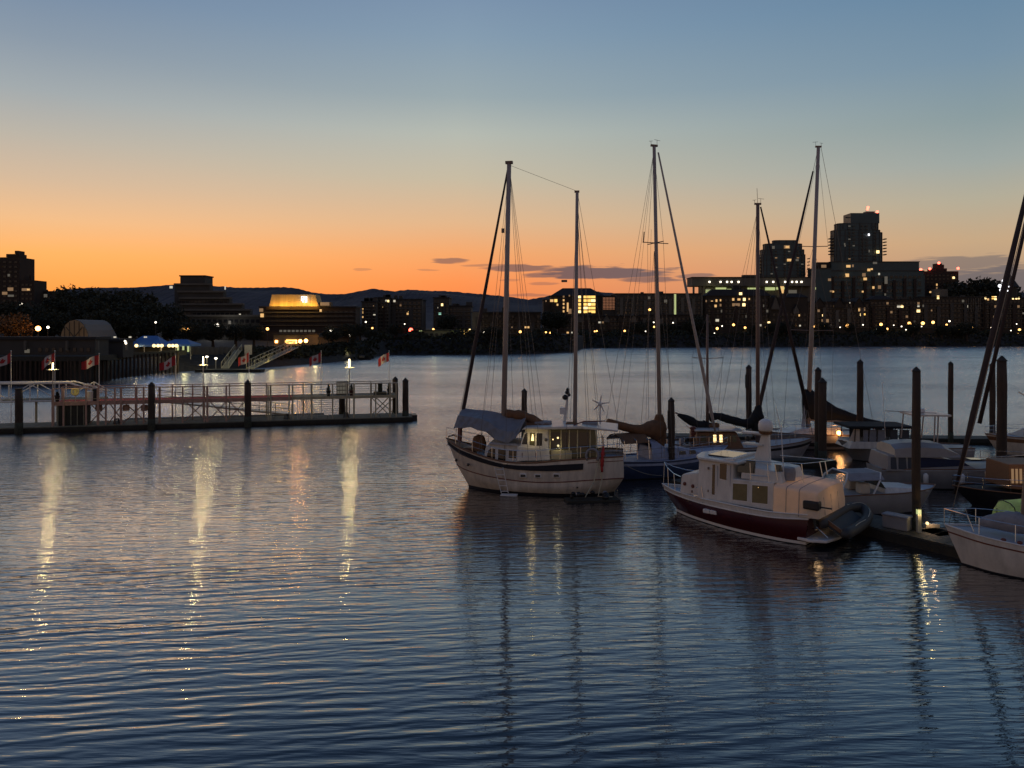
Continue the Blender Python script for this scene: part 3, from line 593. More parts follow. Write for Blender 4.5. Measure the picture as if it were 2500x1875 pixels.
# floodlight cluster on a tall mast
b = empty('floodlight_mast', (xt(2446,366), 366, zl(2446,366)), 0, 'tall mast carrying a cluster of white floodlights near the right edge', 'light mast')
mb = MB().tube([(0,0,-.3),(0,0,zt(690,366)-b.location.z)], [.22,.12], 8); obj('mast', mb, MT['conc2'], b)
for px, py, r_ in [(2450,686,.9),(2440,698,.8),(2446,700,.9),(2444,708,.9),(2455,698,.45),(2463,700,.4),(2459,710,.4),(2448,692,.6)]:
    mb = MB().ball((xt(px,366)-b.location.x, -.3, zt(py,366)-b.location.z), r_); obj('floodlight', mb, EM['sign'], b)
# -- round tower
def tower(b, spec, Y, m='glassw', n=20, windows=True):
    for (a0, a1, yt, yb) in spec:
        cx = xt((a0+a1)/2, Y)-b.location.x; w_ = (a1-a0)/2/FP*Y; z0, z1 = zt(yb,Y)-b.location.z, zt(yt,Y)-b.location.z
        pl = []
        for k in range(n):
            t_ = 2*math.pi*k/n; c_, s_ = math.cos(t_), math.sin(t_)
            pl.append((cx+w_*math.copysign(abs(c_)**.45, c_), w_*.4+w_*.4*math.copysign(abs(s_)**.6, s_)))
        obj('floor_stack', MB().plan(pl, z0, z1), MT[m], b)
        nf = max(1, int((z1-z0)/3.0))
        sl_ = MB()
        for q in range(1, nf+1):
            zz = z0+(z1-z0)*q/(nf+.15); sl_.plan([(cx+(x-cx)*1.012, w_*.4+(y-w_*.4)*1.014) for x, y in pl], zz-.14, zz+.10)
        obj('floor_slabs', sl_, MT['conc'], b)
        mu = MB()
        for q, (x, y) in enumerate(pl):
            if y < w_*.45: mu.box(x-.18, x+.18, y-.22, y+.1, z0, z1-.01)
        obj('mullions', mu, MT['conc'], b)
b = bld('round_tower', 'rounded glass apartment tower with three bright lamps round its roof', 1861, 1971, 430)
tower(b, [(1861,1971,620,800),(1864,1968,608,619.9),(1870,1962,594,607.9),(1890,1950,586,593.9)], 430)
lights_at(b, [(1921,603,14,8,'dim'),(1922,603,9,5,'warm'),(1927,635,11,6,'warm'),(1946,635,7,5,'pdim'),(1888,604,6,7,'pdim')], 429.4)
grid(b, 1868, 1964, 610, 680, 429.6, 9, 9, .10, .5, .35, ('pdim','pdim','dim'), seed=4, skip=lambda i, j: (i*7+j*3)%3 == 0)
for px in (1894,1912,1935): obj('roof_lamp', MB().ball((xt(px,431)-b.location.x, 1.2, zt(590.5,431)-b.location.z), .55), EM['hot'], b)
for sgn, px in ((-1,1856),(1,1974)):
    for q in range(7 if sgn < 0 else 6): mass(b, px-2.5+sgn*4, px+2.5+sgn, 628+q*8+(0 if sgn<0 else 2), 432, 3, 'conc', 'balcony', zb=630+q*8+(0 if sgn<0 else 2))
b = bld('tall_tower', 'tallest dark glass tower with red aircraft lamps on its stepped top', 2036, 2163, 440)
tower(b, [(2040,2155,560,800),(2048,2150,544,559.9),(2052,2160,566,640)], 440)
mass(b, 2077, 2147, 520, 442, 22, 'glassw', 'upper_block', zb=545); mass(b, 2114, 2136, 516, 444, 8, 'glassw', 'lift_house', zb=519.8); mass(b, 2064, 2077, 530, 444, .6, 'conc', 'roof_fin', zb=532)
for sgn, px in ((-1,2036),(1,2160)):
    for q in range(6): mass(b, px-4+sgn*5, px+4+sgn*1, 581+q*7.6+(0 if sgn<0 else 1), 443, 3, 'conc', 'balcony', zb=583.4+q*7.6+(0 if sgn<0 else 1))
grid(b, 2058, 2142, 548, 636, 439.4, 8, 11, .10, .5, .3, ('pdim','pdim','dim'), seed=9, skip=lambda i, j: (i*5+j*3)%3 == 0)
lights_at(b, [(2121,573,4,5,'sign'),(2143,615,7,7,'hot'),(2122,613,3,6,'pdim'),(2062,596,3,5,'pdim'),(2063,600,3,4,'pdim')], 438)
for px, py in ((2116,511),(2117,507),(2140,518)): obj('aircraft_lamp', MB().ball((xt(px,444)-b.location.x, 3, zt(py,444)-b.location.z), .7), EM['red'], b)
mb = MB().tube([(xt(2116,444)-b.location.x, 5, zt(519,444)-b.location.z), (xt(2116,444)-b.location.x, 5, zt(506,444)-b.location.z)], .15, 6); obj('antenna', mb, MT['steel'], b)
b = bld('podium_block', 'broad stepped glass podium around the tallest tower with scattered lights', 1985, 2257, 425)
for (a0, a1, yt, Yk) in [(1995,2255,662,424),(2030,2244,640,426),(1984,2030,657,423),(2244,2258,672,425)]: mass(b, a0, a1, yt, Yk, 16, 'glassw', 'wing', roof='conc')
mass(b, 1996, 2034, 640, 427.5, 8, 'brick', 'penthouse', zb=657)
grid(b, 2000, 2250, 668, 735, 424, 22, 4, .0, .6, .35)
facade(b, 2000, 2250, 668, 735, 424, 7, 30)
lights_at(b, [(2011,650,12,7,'dim'),(2071,650,10,6,'warm'),(2068,672,9,8,'warm'),(2082,649,4,6,'dim'),(2136,642,10,5,'pdim'),(2121,659,7,6,'warm'),(2128,657,5,4,'warm'),(2109,671,8,8,'dim'),(2112,681,8,6,'warm'),(2025,683,7,6,'dim'),(2132,702,5,6,'warm'),(2147,701,7,8,'dim'),(2106,712,4,4,'warm'),(2030,711,8,4,'dim'),(2034,712,4,4,'warm'),(2163,684,7,18,'pdim'),(1988,704,7,6,'dim'),(2146,669,4,5,'pale'),(2161,719,4,5,'pdim')], 422.5)
b = bld('red_lamp_tower', 'dark tower with four red lamps on a crown-like roof', 2250, 2343, 450)
mass(b, 2256, 2340, 662, 450, 18, 'brick'); mass(b, 2278, 2312, 655, 451, 14, 'brick', 'step', zb=661.8); mass(b, 2285, 2305, 646, 452, 8, 'brick', 'crown', zb=654.8); mass(b, 2288, 2300, 643, 453, 5, 'brick', 'cap', zb=645.8)
mass(b, 2250, 2255.6, 664, 452, 3, 'conc2', 'edge_column')
grid(b, 2260, 2338, 668, 730, 450, 8, 7, .0, .5, .4); lights_at(b, [(2328,678,5,5,'hot'),(2287,695,3,5,'warm'),(2287,703,3,5,'dim')], 449.6)
for px, py in ((2249,658),(2271,656),(2293,642),(2340,655)): obj('aircraft_lamp', MB().ball((xt(px,449)-b.location.x, -.6, zt(py,449)-b.location.z), .75), EM['red'], b)
# ---- street lamps along the far promenade and quays
def street_lamp(px, py, k, label, Y=None, r=.42, glow=0, group='street lamps along the far promenade'):
    Y = Y or shoreY(px)+12; g = zl(px, Y)+.2; z = zt(py, Y)
    b_ = empty('street_lamp', (xt(px,Y), Y, g), 0, label, 'street lamp', group)
    h_ = max(1.2, z-g); obj('pole', MB().tube([(0,0,-.2),(0,0,h_-r*.8)], .07, 6), MT['conc'], b_); obj('globe', MB().ball((0,0,h_), r, n=10), EM[k], b_)
    if glow: light((0,0,h_+.0), glow, {'lamp':(1,.60,.22),'lampw':(1,.95,.85),'orange':(1,.4,.12),'red':(1,.1,.05),'hot':(1,.75,.4)}[k], r, b_)
PL = [(1333,811,'lamp',.4,30),(1343,812,'lamp',.4,30),(1452,809,'lamp',.4,30),(1457,808,'lamp',.42,0),(1525,808,'lamp',.55,60),(1586,756,'lamp',.7,60),(1576,809,'lampw',.3,0),(1597,798,'lamp',.5,40),(1596,787,'lampw',.35,0),
      (1643,788,'lampw',.35,0),(1751,802,'lamp',.75,90),(1791,793,'lamp',.7,60),(1819,800,'lamp',.65,80),(1763,796,'lampw',.35,0),(1744,815,'lampw',.3,0),(1984,797,'lamp',1.0,120),(2013,795,'lamp',.5,30),(2069,795,'lamp',1.0,120),(2051,799,'lampw',.3,0),
      (2107,793,'lampw',.35,0),(2140,804,'lampw',.35,0),(2151,792,'lamp',.85,110),(2166,803,'lamp',.6,50),(2182,794,'lampw',.3,0),(2201,797,'lampw',.35,0),(2212,805,'lampw',.35,0),(2220,790,'lamp',1.0,120),(2231,797,'lampw',.3,0),(2250,797,'lampw',.3,0),(2253,789,'lamp',.95,120),
      (2278,787,'lamp',.85,110),(2311,793,'lamp',.55,40),(2318,784,'lampw',.5,0),(2340,806,'lamp',.8,110),(2375,800,'lamp',.6,50),(2420,800,'lampw',.3,0),(2434,817,'lamp',.5,40),(2441,808,'lampw',.35,0),(2420,815,'lampw',.35,0),(2468,807,'lampw',.3,0),(2489,805,'lamp',.7,80),(2485,814,'lamp',.4,0),(2482,791,'lampw',.3,0)]
for i, (px, py, k, r_, gl) in enumerate(sorted(PL)):
    street_lamp(px, py, k, '%s promenade lamp, %s from the left below the far apartment blocks' % ({'lamp':'amber','lampw':'small white'}[k], ORD[i]), r=r_*.8, glow=gl)
for px, py, k, Y, r_, gl, lb in [(93,802,'orange',150,.5,150,'orange lamp beside the autumn tree above the wharf shed'),(117,799,'lampw',150,.25,0,'small white lamp right of the orange lamp by the autumn tree'),(51,742,'lampw',190,.3,0,'small white lamp below the left edge tower'),
        (448,803,'lamp',190,.4,40,'left globe of a pair of lamps left of the white floodlight'),(458,803,'lamp',190,.5,50,'right globe of a pair of lamps left of the white floodlight'),(653,803,'lamp',200,.4,40,'bent lamp on a tall pole left of the hotel annex'),
        (808,807,'lampw',205,.35,30,'small white lamp in front of the right wing of the hotel'),(854,819,'lampw',215,.22,0,'faint lamp at the end of the rocky point'),(1003,806,'red',262,.75,150,'glowing red lamp on the central far shore'),(1058,804,'lamp',262,.35,30,'amber lamp above the greenish lit shed'),
        (1182,811,'lampw',262,.35,30,'white lamp beside the furled stay of the ketch'),(1270,810,'lamp',262,.45,40,'amber lamp just right of the tall ketch mast'),(988,791,'lampw',270,.2,0,'tiny white lamp on the dark central slope'),(893,786,'lampw',250,.25,0,'tiny white lamp below the pale-edged apartment block'),(909,801,'lamp',250,.3,0,'tiny amber lamp above the central bank'),
        (380,787,'lampw',165,.2,0,'unlit-looking curved lamp post behind the blue canopies')]:
    street_lamp(px, py, k, lb, Y, r_, gl, 'lamps on the left and central shore')
# ================================================================ LEFT WHARF
b = bld('wharf_shed', 'long dark grey shed with pale posts on the left wharf', -100, 300, 121, 4.1)
b.location.z = 4.1
mass(b, -140, 232, 829, 121, 9, 'conc', zb=873, roof='roofm'); mass(b, 233, 300, 834, 128, 8, 'conc', 'side_wing', zb=873, roof='roofm')
for px in (60, 162, 237, 308): mass(b, px-2.5, px+2.5, 832, 120.3, .35, 'conc2', 'post', zb=855)
lights_at(b, [(67,857,11,9,'pdim')], 120.9)
grid(b, 90, 225, 846, 862, 121, 8, 1, 0, .5, .6)
for px, py in ((307,833),(309,838)): obj('lamp', MB().ball((xt(px,120)-b.location.x, -1.2, zt(py,120)-4.1), .16), EM['lampw'], b)
# wharf face with piles
b = empty('timber_wharf', (xt(120,114.5), 114.5, 0), 0, 'dark timber wharf face standing on rows of piles at the left', 'wharf')
mb = MB().box(xt(-200,114)-b.location.x, xt(205,114)-b.location.x, .1, 8, 3.6, 4.4); obj('deck', mb, MT['float_'], b)
for i in range(34):
    px = -120+i*10.2; obj('wharf_pile', MB().tube([(xt(px,114.5)-b.location.x, .35*math.sin(i), -1.5), (xt(px,114.5)-b.location.x, .35*math.sin(i), 3.75)], .17, 7), MT['pile'], b)
for i in range(22):
    px = 232+i*9.6; Yq = shoreY(px)-.4
    obj('wharf_pile', MB().tube([(xt(px,Yq)-b.location.x, Yq-b.location.y, -1.5), (xt(px,Yq)-b.location.x, Yq-b.location.y, 3.9)], .18, 7), MT['pile'], b)
mb = MB()
pts_ = [(xt(px,shoreY(px)-.2)-b.location.x, shoreY(px)-.2-b.location.y) for px in (205,237,294,345,395,440)]
for (x0,y0),(x1,y1) in zip(pts_, pts_[1:]): mb.add([(x0,y0,3.3),(x1,y1,3.3),(x1,y1,4.3),(x0,y0,4.3),(x0,y0+3,3.3),(x1,y1+3,3.3),(x1,y1+3,4.3),(x0,y0+3,4.3)], [(0,1,2,3),(4,7,6,5),(0,3,7,4),(1,5,6,2),(3,2,6,7),(0,4,5,1)])
obj('fascia', mb, MT['float_'], b)
# domed tent
b = empty('domed_tent', (xt(182,140), 140, 4.3), R(0), 'domed fabric tent with a warm-lit ribbed front and grey roof', 'tent')
def arch(px, w): 
    out = []
    for k in range(11):
        t_ = math.pi*k/10; out.append((math.cos(t_)*w, math.sin(t_)**.8))
    return out
hw = 37/FP*140; hz = zt(781,140)-4.3
fr = MB(); ap = [(x, z*hz) for x, z in arch(0, hw)]; fr.prism(ap, -.05, .05); obj('front_panel', fr, MT['tentw'], b)
rf = MB(); r0 = [(x*1.01, .06, z*hz*1.01+.02) for x, z in arch(0, hw)]; r1 = [(x*1.05+xt(250,160)-xt(182,140), 20, z*hz*1.02+.02) for x, z in arch(0, hw)]; r2 = [(x*1.05+xt(268,163)-xt(182,140), 23, z*hz*.25) for x, z in arch(0, hw)]
rf.sheet([r0, [tuple((a_+c_)/2 for a_, c_ in zip(p, q)) for p, q in zip(r0, r1)], r1, r2]); obj('roof_skin', rf, MT['tentg'], b)
for k in (-2,-1,0,1,2):
    x_ = k*hw*.32; zz = hz*(max(0, 1-(x_/hw)**2))**.42; obj('rib', MB().tube([(x_,-.12,0),(x_,-.12,zz*.97)], .07, 5), MT['conc'], b)
for sg_ in (-1, 1): obj('rib', MB().tube([(0,-.14,hz*.45),(sg_*hw*.55,-.14,hz*.78)], .07, 5), MT['conc'], b)
light((xt(175,134), 134, 5.6), 95, (1,.66,.32), .4)
# blue canopies with strung lamps
b = empty('blue_canopy', (xt(385,150), 150, 3.4), 0, 'blue-lit tented canopy with strings of warm bulbs beside the wharf', 'canopy')
def canopy(px0, px1, ye, yt, Yc, m, nm):
    x0, x1 = xt(px0,Yc)-b.location.x, xt(px1,Yc)-b.location.x; z0, z1 = zt(ye,Yc)-3.4, zt(yt,Yc)-3.4; xm = (x0+x1)/2; d_ = 5; y_ = Yc-150
    mb = MB().add([(x0,y_,z0),(x1,y_,z0),(x1,y_+d_,z0),(x0,y_+d_,z0),(xm-(x1-x0)*.2,y_+d_/2,z1),(xm+(x1-x0)*.2,y_+d_/2,z1),(x0,y_,z0-.4),(x1,y_,z0-.4),(x1,y_+d_,z0-.4),(x0,y_+d_,z0-.4)], [(0,1,5,4),(1,2,5),(2,3,4,5),(3,0,4),(6,7,1,0),(7,8,2,1),(8,9,3,2),(9,6,0,3)])
    obj(nm, mb, MT[m], b)
    for x_ in (x0+.1, xm, x1-.1): obj('post', MB().tube([(x_,y_+.1,-1.0),(x_,y_+.1,z0)], .07, 6), MT['pale'], b)
canopy(308, 395, 842, 820, 150, 'tentb', 'canopy_roof'); canopy(390, 466, 841, 829, 150.5, 'tentb', 'canopy_roof')
mb = MB().box(xt(312,155)-b.location.x, xt(440,155)-b.location.x, 4.4, 4.6, -1, zt(846,155)-3.4); obj('screen_wall', mb, MT['conc2'], b)
for px, py in [(333,844),(376,844),(386,844),(395,844),(413,844),(422,844),(431,844)]: obj('bulb_lamp', MB().ball((xt(px,149.5)-b.location.x, -.5, zt(py,149.5)-3.4), .34), EM['hot'], b)
for px in (334, 386, 422): light((xt(px,149), 149, zt(846,149)), 60, (1,.72,.36), .2)
for px, py in [(279,823),(282,823),(316,823),(319,823),(353,823),(357,823)]: obj('spot_lamp', MB().ball((xt(px,152)-b.location.x, 2, zt(py,152)-3.4), .16), EM['pale'], b)
light((xt(390,147), 146.5, 8.8), 130, (.25,.45,1), .5)
for px in (435,448,460): lights_at(b, [(px,852,4,14,'green')], 150.4)
b = empty('quay_fence', (xt(520,158), 158, 3.0), 0, 'pale panelled fence along the quay right of the blue canopy', 'fence')
for i in range(12):
    px = 462+i*12; Yq = 158+i*.9; obj('fence_panel', MB().box(xt(px,Yq)-b.location.x, xt(px+11,Yq)-b.location.x, Yq-158, Yq-158+.08, zt(866,Yq)-3.0, zt(846+(i%3),Yq)-3.0), MT['conc2'], b)
mb = MB().box(xt(596,160)-b.location.x, xt(613,160)-b.location.x, 2.2, 2.6, 0, zt(842,160)-3.0); obj('notice_board', mb, MT['pale'], b)
light((xt(540,152), 152, 5.5), 60, (.95,.85,.4), .3); light((xt(604,155), 155, 6.0), 18, (1,.95,.5), .3)
# shore floats and gangways
b = empty('shore_float', (xt(560,148), 148, 0), 0, 'low floating pontoon at the foot of the green-lit gangways', 'pontoon')
obj('float_deck', MB().box(xt(478,147)-b.location.x, xt(650,150)-b.location.x, -1.5, 1.2, -.2, .55), MT['float_'], b)
def truss_ramp(label, p0, p1, w, h, m='olive'):
    p0, p1 = Vector(p0), Vector(p1); d = p1-p0; L_ = d.length; b_ = empty('gangway', p0, 0, label, 'gangway'); n = max(3, int(L_/2.2)); side = Vector((-d.y, d.x, 0)).normalized()*w
    mb = MB(); a_, c_ = Vector((0,0,0)), d; mb.add([a_, c_, c_+side, a_+side, a_-Vector((0,0,.15)), c_-Vector((0,0,.15)), c_+side-Vector((0,0,.15)), a_+side-Vector((0,0,.15))], [(0,1,2,3),(7,6,5,4),(0,4,5,1),(2,6,7,3),(1,5,6,2),(3,7,4,0)]); obj('walkway', mb, MT['deck'], b_)
    for s_ in (Vector((0,0,0)), side):
        mb = MB(); up = Vector((0,0,h)); mb.tube([s_+up, s_+d+up], .055, 6); mb.tube([s_, s_+d], .055, 6)
        for i in range(n+1):
            q = s_+d*(i/n); mb.tube([q, q+up], .04, 5)
            if i < n:
                q2 = s_+d*((i+1)/n); mb.tube([q if i%2 else q+up, q2+up if i%2 else q2], .03, 5)
        obj('truss_side', mb, MT[m], b_)
    return b_
truss_ramp('steep short gangway rising left of the small ramp flag', (xt(560,151), 150.5, .6), (xt(590,160), 160, 4.0), 1.4, 1.2)
truss_ramp('long green-lit gangway climbing from the pontoon to the rocky point', (xt(625,152), 151, .6), (xt(728,176), 176, 4.2), 1.6, 1.5)
for px, py, Y in ((505,871,150),(527,875,150)):
    b_ = empty('pontoon_lamp', (xt(px,Y), Y, .55), 0, 'bright low lamp on the shore pontoon, %s of the pair' % ('left' if px < 510 else 'right'), 'lamp', 'lamps on the shore pontoon')
    z_ = zt(py,Y)-.55; obj('post', MB().tube([(0,0,0),(0,0,z_)], .05, 6), MT['pale'], b_); obj('lamp_head', MB().ball((0,0,z_), .3, .6), EM['lampw'], b_); light((0,-.3,z_), 60, (1,.85,.45), .3, b_)
for px, Y, w_, col in ((590,150,60,(1,.85,.35)),(663,158,70,(1,.8,.3)),(770,176,70,(1,.85,.4)),(850,200,50,(1,.85,.45)),(450,146,70,(1,.88,.4)),(612,150,40,(1,.9,.5))):
    light((xt(px,Y), Y, 2.2), w_, col, .35)
light((xt(732,170), 170, 4.2), 150, (1,.35,.12), .5)
def rowboat(px, py, L_, label):
    p = G(px, py); b_ = empty('moored_skiff', p, R(5), label, 'skiff', 'small dark craft off the rocky point')
    rows_ = []
    for hf_, z_ in ((.2,-.2),(.75,.1),(1.,.6)):
        rows_.append([(L_*(t_-.5), .9*hf_*math.sin(math.pi*min(1,t_*.85+.15))**.6, z_) for t_ in [i/8 for i in range(9)]])
    mb = MB().sheet(rows_); mb.sheet([[(x,-y,z) for x,y,z in r_] for r_ in rows_]); obj('hull', mb, MT['blackp'], b_)
    obj('cabin', MB().box(-.8,.6,-.5,.5,.3,1.15), MT['conc2'], b_, bevel=.08)
rowboat(884, 878.5, 5, 'small dark skiff off the tip of the rocky point')
# ================================================================ FRAMES, PILES, DOCKS
class Fr:
    def __init__(s, x, y, deg): s.x, s.y, s.a = x, y, R(deg); s.u = (math.cos(s.a), math.sin(s.a)); s.n = (-s.u[1], s.u[0])
    def loc(s, px, py, l=0.):            # where the sight line meets the upright plane l metres to the thing's left
        dx, dz = (px-1250)/FP, -(py-HY)/FP
        t = (l + s.x*s.n[0]+s.y*s.n[1]) / (dx*s.n[0]+s.n[1]); X, Y, Z = dx*t, t, CH+dz*t
        return ((X-s.x)*s.u[0]+(Y-s.y)*s.u[1], Z)
    def L3(s, px, py, l=0.): a, z = s.loc(px, py, l); return (a, l, z)
    def w(s, a, l, z): return (s.x+s.u[0]*a+s.n[0]*l, s.y+s.u[1]*a+s.n[1]*l, z)
    def empty(s, name, label, cat, group=None): return empty(name, (s.x, s.y, 0), s.a, label, cat, group)
    def at(s, px, py, Y):                 # local coords of a point at world depth Y
        p = W(px, py, Y); dx, dy = p.x-s.x, p.y-s.y
        return (dx*s.u[0]+dy*s.u[1], dx*s.n[0]+dy*s.n[1], p.z)
def pile(px, yt, Y, wpx, label, group, lean=0., flat=False, bands=False, side=0):
    r_ = wpx/2/FP*Y*1.0; zt_ = zt(yt, Y); b_ = empty('mooring_pile', (xt(px,Y), Y, 0), U(0,6), label, 'pile', group)
    pts = [(lean*(z/zt_)*0+U(-.015,.015), U(-.015,.015), z) for z in np.linspace(-1.6, zt_-r_*1.3, 7)]
    rs = [r_*U(.96,1.05) for _ in pts]; rs[-1] = r_*.93
    obj('shaft', MB().tube(pts, rs, 14), MT['pile'], b_, smooth=True)
    obj('weed_band', MB().tube([(0,0,-.6),(0,0,.5),(.01,0,.95)], [r_*1.09,r_*1.08,r_*1.03], 14), MT['weed'], b_, smooth=True)
    z0 = zt_-r_*1.3
    if flat: obj('cap', MB().lathe((0,0,z0+.003), [(r_*1.02,0),(r_*1.02,r_*.3)], 14), MT['pilecap'], b_)
    else: obj('cap', MB().lathe((0,0,z0+.003), [(r_*1.06,0),(r_*1.06,r_*.25),(r_*.1,r_*1.3)], 14), MT['pilecap'], b_)
    if side: obj('bracket', MB().box(r_*.9, r_*1.35, -.12, .12, z0-1.6, z0-.5), MT['pilecap'], b_)
    return b_
# ---------------------------------------------------------------- LEFT DOCK
D0, D1 = G(0, 1059), G(1008, 1029); ang = math.degrees(math.atan2(D1.y-D0.y, D1.x-D0.x)); FD = Fr(D0.x, D0.y, ang); LD = (D1-D0).length
dk = FD.empty('floating_dock', 'long floating dock with a red and pale railed upper walkway at the left', 'dock')
FW = 3.6
obj('float', MB().box(-12, LD, 0, FW, -.35, .38), MT['float_'], dk)
mb = MB()
s_ = -12
while s_ < LD-.3: mb.box(s_, min(s_+2.4, LD)-.04, .06, FW-.06, .385, .46); s_ += 2.4
obj('float_planking', mb, MT['deck'], dk)
obj('rub_rail', MB().box(-12, LD, -.09, -.004, .12, .36), MT['float_'], dk)
mb = MB().box(LD+.004, LD+.5, .8, 2.4, -.3, .5); obj('end_fender', mb, MT['blackp'], dk)
def sx_(px, py=1000, l=.5): return FD.loc(px, py, l)[0]
zdk = 2.48; zr_ = zdk+1.12; YF, YB = .45, 2.7
sA, sM, sB = sx_(131), sx_(716), sx_(968)
obj('upper_walkway', MB().box(sA, sM-.01, YF, YB, zdk-.16, zdk), MT['redcarpet'], dk)
obj('upper_walkway', MB().box(sM, sB, YF, YB, zdk-.14, zdk), MT['deck'], dk)
for y_ in (YF-.07, YB+.01): obj('edge_beam', MB().box(sA, sM, y_, y_+.06, zdk-.30, zdk+.03), MT['redsteel'], dk); obj('edge_beam', MB().box(sM+.01, sB, y_, y_+.06, zdk-.24, zdk+.02), MT['olive'], dk)
fpx = [131,157,212,241,260,282,297,335,352,391,447,500,507,553,655,661,706,715,761,812,847,864,906,917,952,967]
for i, px in enumerate(fpx):
    a = sx_(px); m = 'redsteel' if px < 560 else 'olive'; t_ = .06 if i % 3 else .085
    obj('post', MB().box(a-t_, a+t_, YF-.17-t_*.5, YF-.075, .465, zr_-.002), MT[m], dk)
for i, px in enumerate([150,240,330,420,470,560,650,740,845,905,960]):
    a = sx_(px, 1000, YB); obj('post', MB().box(a-.05, a+.05, YB+.08, YB+.18, .465, zr_-.002), MT['redsteel' if px < 560 else 'olive'], dk)
for y_, m in ((YF-.16, None), (YB+.09, None)):
    obj('top_rail', MB().box(sA-.05, sM, y_, y_+.08, zr_, zr_+.07), MT['redsteel'], dk); obj('top_rail', MB().box(sM+.01, sB+.1, y_, y_+.09, zr_, zr_+.08), MT['pale'], dk)
    for k in range(4):
        if y_ < 1 and k % 4: continue
        zz = zdk+.22*(k+1); obj('mid_rail', MB().box(sx_(248) if y_ > 1 else sA, sB, y_+.02, y_+.05, zz, zz+.035), MT['olive'], dk)
# cross bracing below the walkway
for px0, px1 in ((212,260),(260,297),(297,352),(507,553),(553,600),(906,952),(917,967),(447,500)):
    a, b_ = sx_(px0), sx_(px1); mb = MB(); mb.tube([(a,1.2,.5),(b_,1.2,zdk-.2)], .045, 6); mb.tube([(b_,1.26,.5),(a,1.26,zdk-.2)], .045, 6); obj('cross_brace', mb, MT['redsteel' if px0 < 560 else 'olive'], dk)
for px in (238,305,350): 
    a, z = FD.loc(px, 996, .6); obj('float_drum', MB().lathe((a,1.0,z-.28), [(.05,-.02),(.26,.0),(.30,.25),(.26,.5),(.05,.52)], 12), MT['redsteel'], dk)
a, b_ = sx_(142), sx_(205); obj('storage_box', MB().box(a, b_, .5, 2.4, .465, zdk-.31), MT['float_'], dk, bevel=.02)
for k in range(5): obj('box_batten', MB().box(a+(b_-a)*k/4-.04, a+(b_-a)*k/4+.04, .42, .497, .465, zdk-.32), MT['deck'], dk)
# gate, stair and slatted screens on the pale part
for k in range(5): a = sx_(727+k*5); obj('gate_bar', MB().box(a-.025, a+.025, .42, .46, .47, zdk-.26), MT['pale'], dk)
mb = MB()
for k in range(6): mb.tube([(sx_(733)+k*.16, 1.0, zdk-.2), (sx_(752)+k*.16, 1.0, .5)], .03, 5)
obj('stair_strings', mb, MT['pale'], dk)
mb = MB()
for k in range(8): mb.box(sx_(762), sx_(828), 2.2, 2.24, .75+k*.2, .79+k*.2)
obj('slatted_screen', mb, MT['pale'], dk)
mb = MB()
for k in range(4): mb.box(sx_(507), sx_(700), 3.1, 3.14, .95+k*.18+0, .98+k*.18)
obj('rear_rail', mb, MT['olive'], dk)
# small things standing on the walkway
def on_deck(name, label, cat, px, l, build, group=None, z=zdk+.004):
    a = sx_(px, 960, l); p = FD.w(a, l, z); t_ = empty(name, p, FD.a, label, cat, group); build(t_); return t_
def bin_(m, h=.8, r=.24):
    return lambda t: (obj('body', MB().lathe((0,0,0), [(r*.85,0),(r,h*.9),(r*1.05,h)], 14), MT[m], t), obj('lid', MB().lathe((0,0,h+.003), [(r*1.08,0),(r*.9,.08),(r*.2,.12)], 14), MT['blackp' if m != 'white' else 'trim'], t))
on_deck('litter_bin', 'white litter bin on the red walkway', 'bin', 221, .9, bin_('white', .78, .27))
on_deck('litter_bin', 'black litter bin beside the white one on the red walkway', 'bin', 232, 1.0, bin_('blackp', .95, .25))
def planter(t, hh=.62, m='leaf', pot='blackp'):
    obj('pot', MB().lathe((0,0,0), [(.13,0),(.22,.5),(.24,.52)], 12), MT[pot], t); c_ = MB()
    for k in range(7): leafcloud(c_, (0,0,.5+hh*k/6), (.20*(1-k/9),)*2+(.10,), 26, .06)
    obj('foliage', c_, MT[m], t)
on_deck('potted_shrub', 'dark potted shrub at the left end of the red walkway', 'potted plant', 140, .75, lambda t: planter(t, .3))
on_deck('potted_shrub', 'slim dark clipped shrub in a pot on the pale walkway', 'potted plant', 802, .7, lambda t: planter(t, .55))
on_deck('potted_shrub', 'reddish slim shrub in a pot right of the last dock lamp', 'potted plant', 858, .7, lambda t: planter(t, .5, pot='maroon'))
on_deck('potted_shrub', 'bushy dark planter at the right end of the walkway', 'potted plant', 950, 1.2, lambda t: planter(t, .5))
def board(t): obj('panel', MB().box(-.45,.45,-.05,.05,.35,1.05), MT['leaf'], t); obj('stand', MB().box(-.1,.1,-.1,.1,0,.347), MT['olive'], t); obj('foot', MB().box(-.55,.55,-.3,.3,.003,.14), MT['leaf'], t)
def mower(t): obj('base', MB().box(-.6,.6,-.3,.3,0,.28), MT['leaf'], t, bevel=.03); obj('column', MB().box(-.2,.2,-.18,.18,.284,1.05), MT['leaf'], t, bevel=.03)
on_deck('equipment_cabinet', 'dark green equipment cabinet with a broad foot near the right end of the walkway', 'cabinet', 928, 1.3, mower)
def ring_stand(t):
    obj('post', MB().tube([(0,0,0),(0,0,.75)], .035, 6), MT['pale'], t)
    pts = [(.27*math.cos(q*math.pi/10), -.07, .82+.27*math.sin(q*math.pi/10)) for q in range(21)]; obj('life_ring', MB().tube(pts, .075, 8), MT['yellow'], t, smooth=True); obj('backing', MB().lathe((0,0,.62), [(.14,0),(.14,.4)], 10), MT['yellow'], t)
on_deck('life_ring_stand', 'yellow life ring on a stand above the red walkway', 'life ring', 184, .9, ring_stand)
light(FD.w(sx_(184), -.2, zdk+1.2), 6, (1,.85,.3), .1)
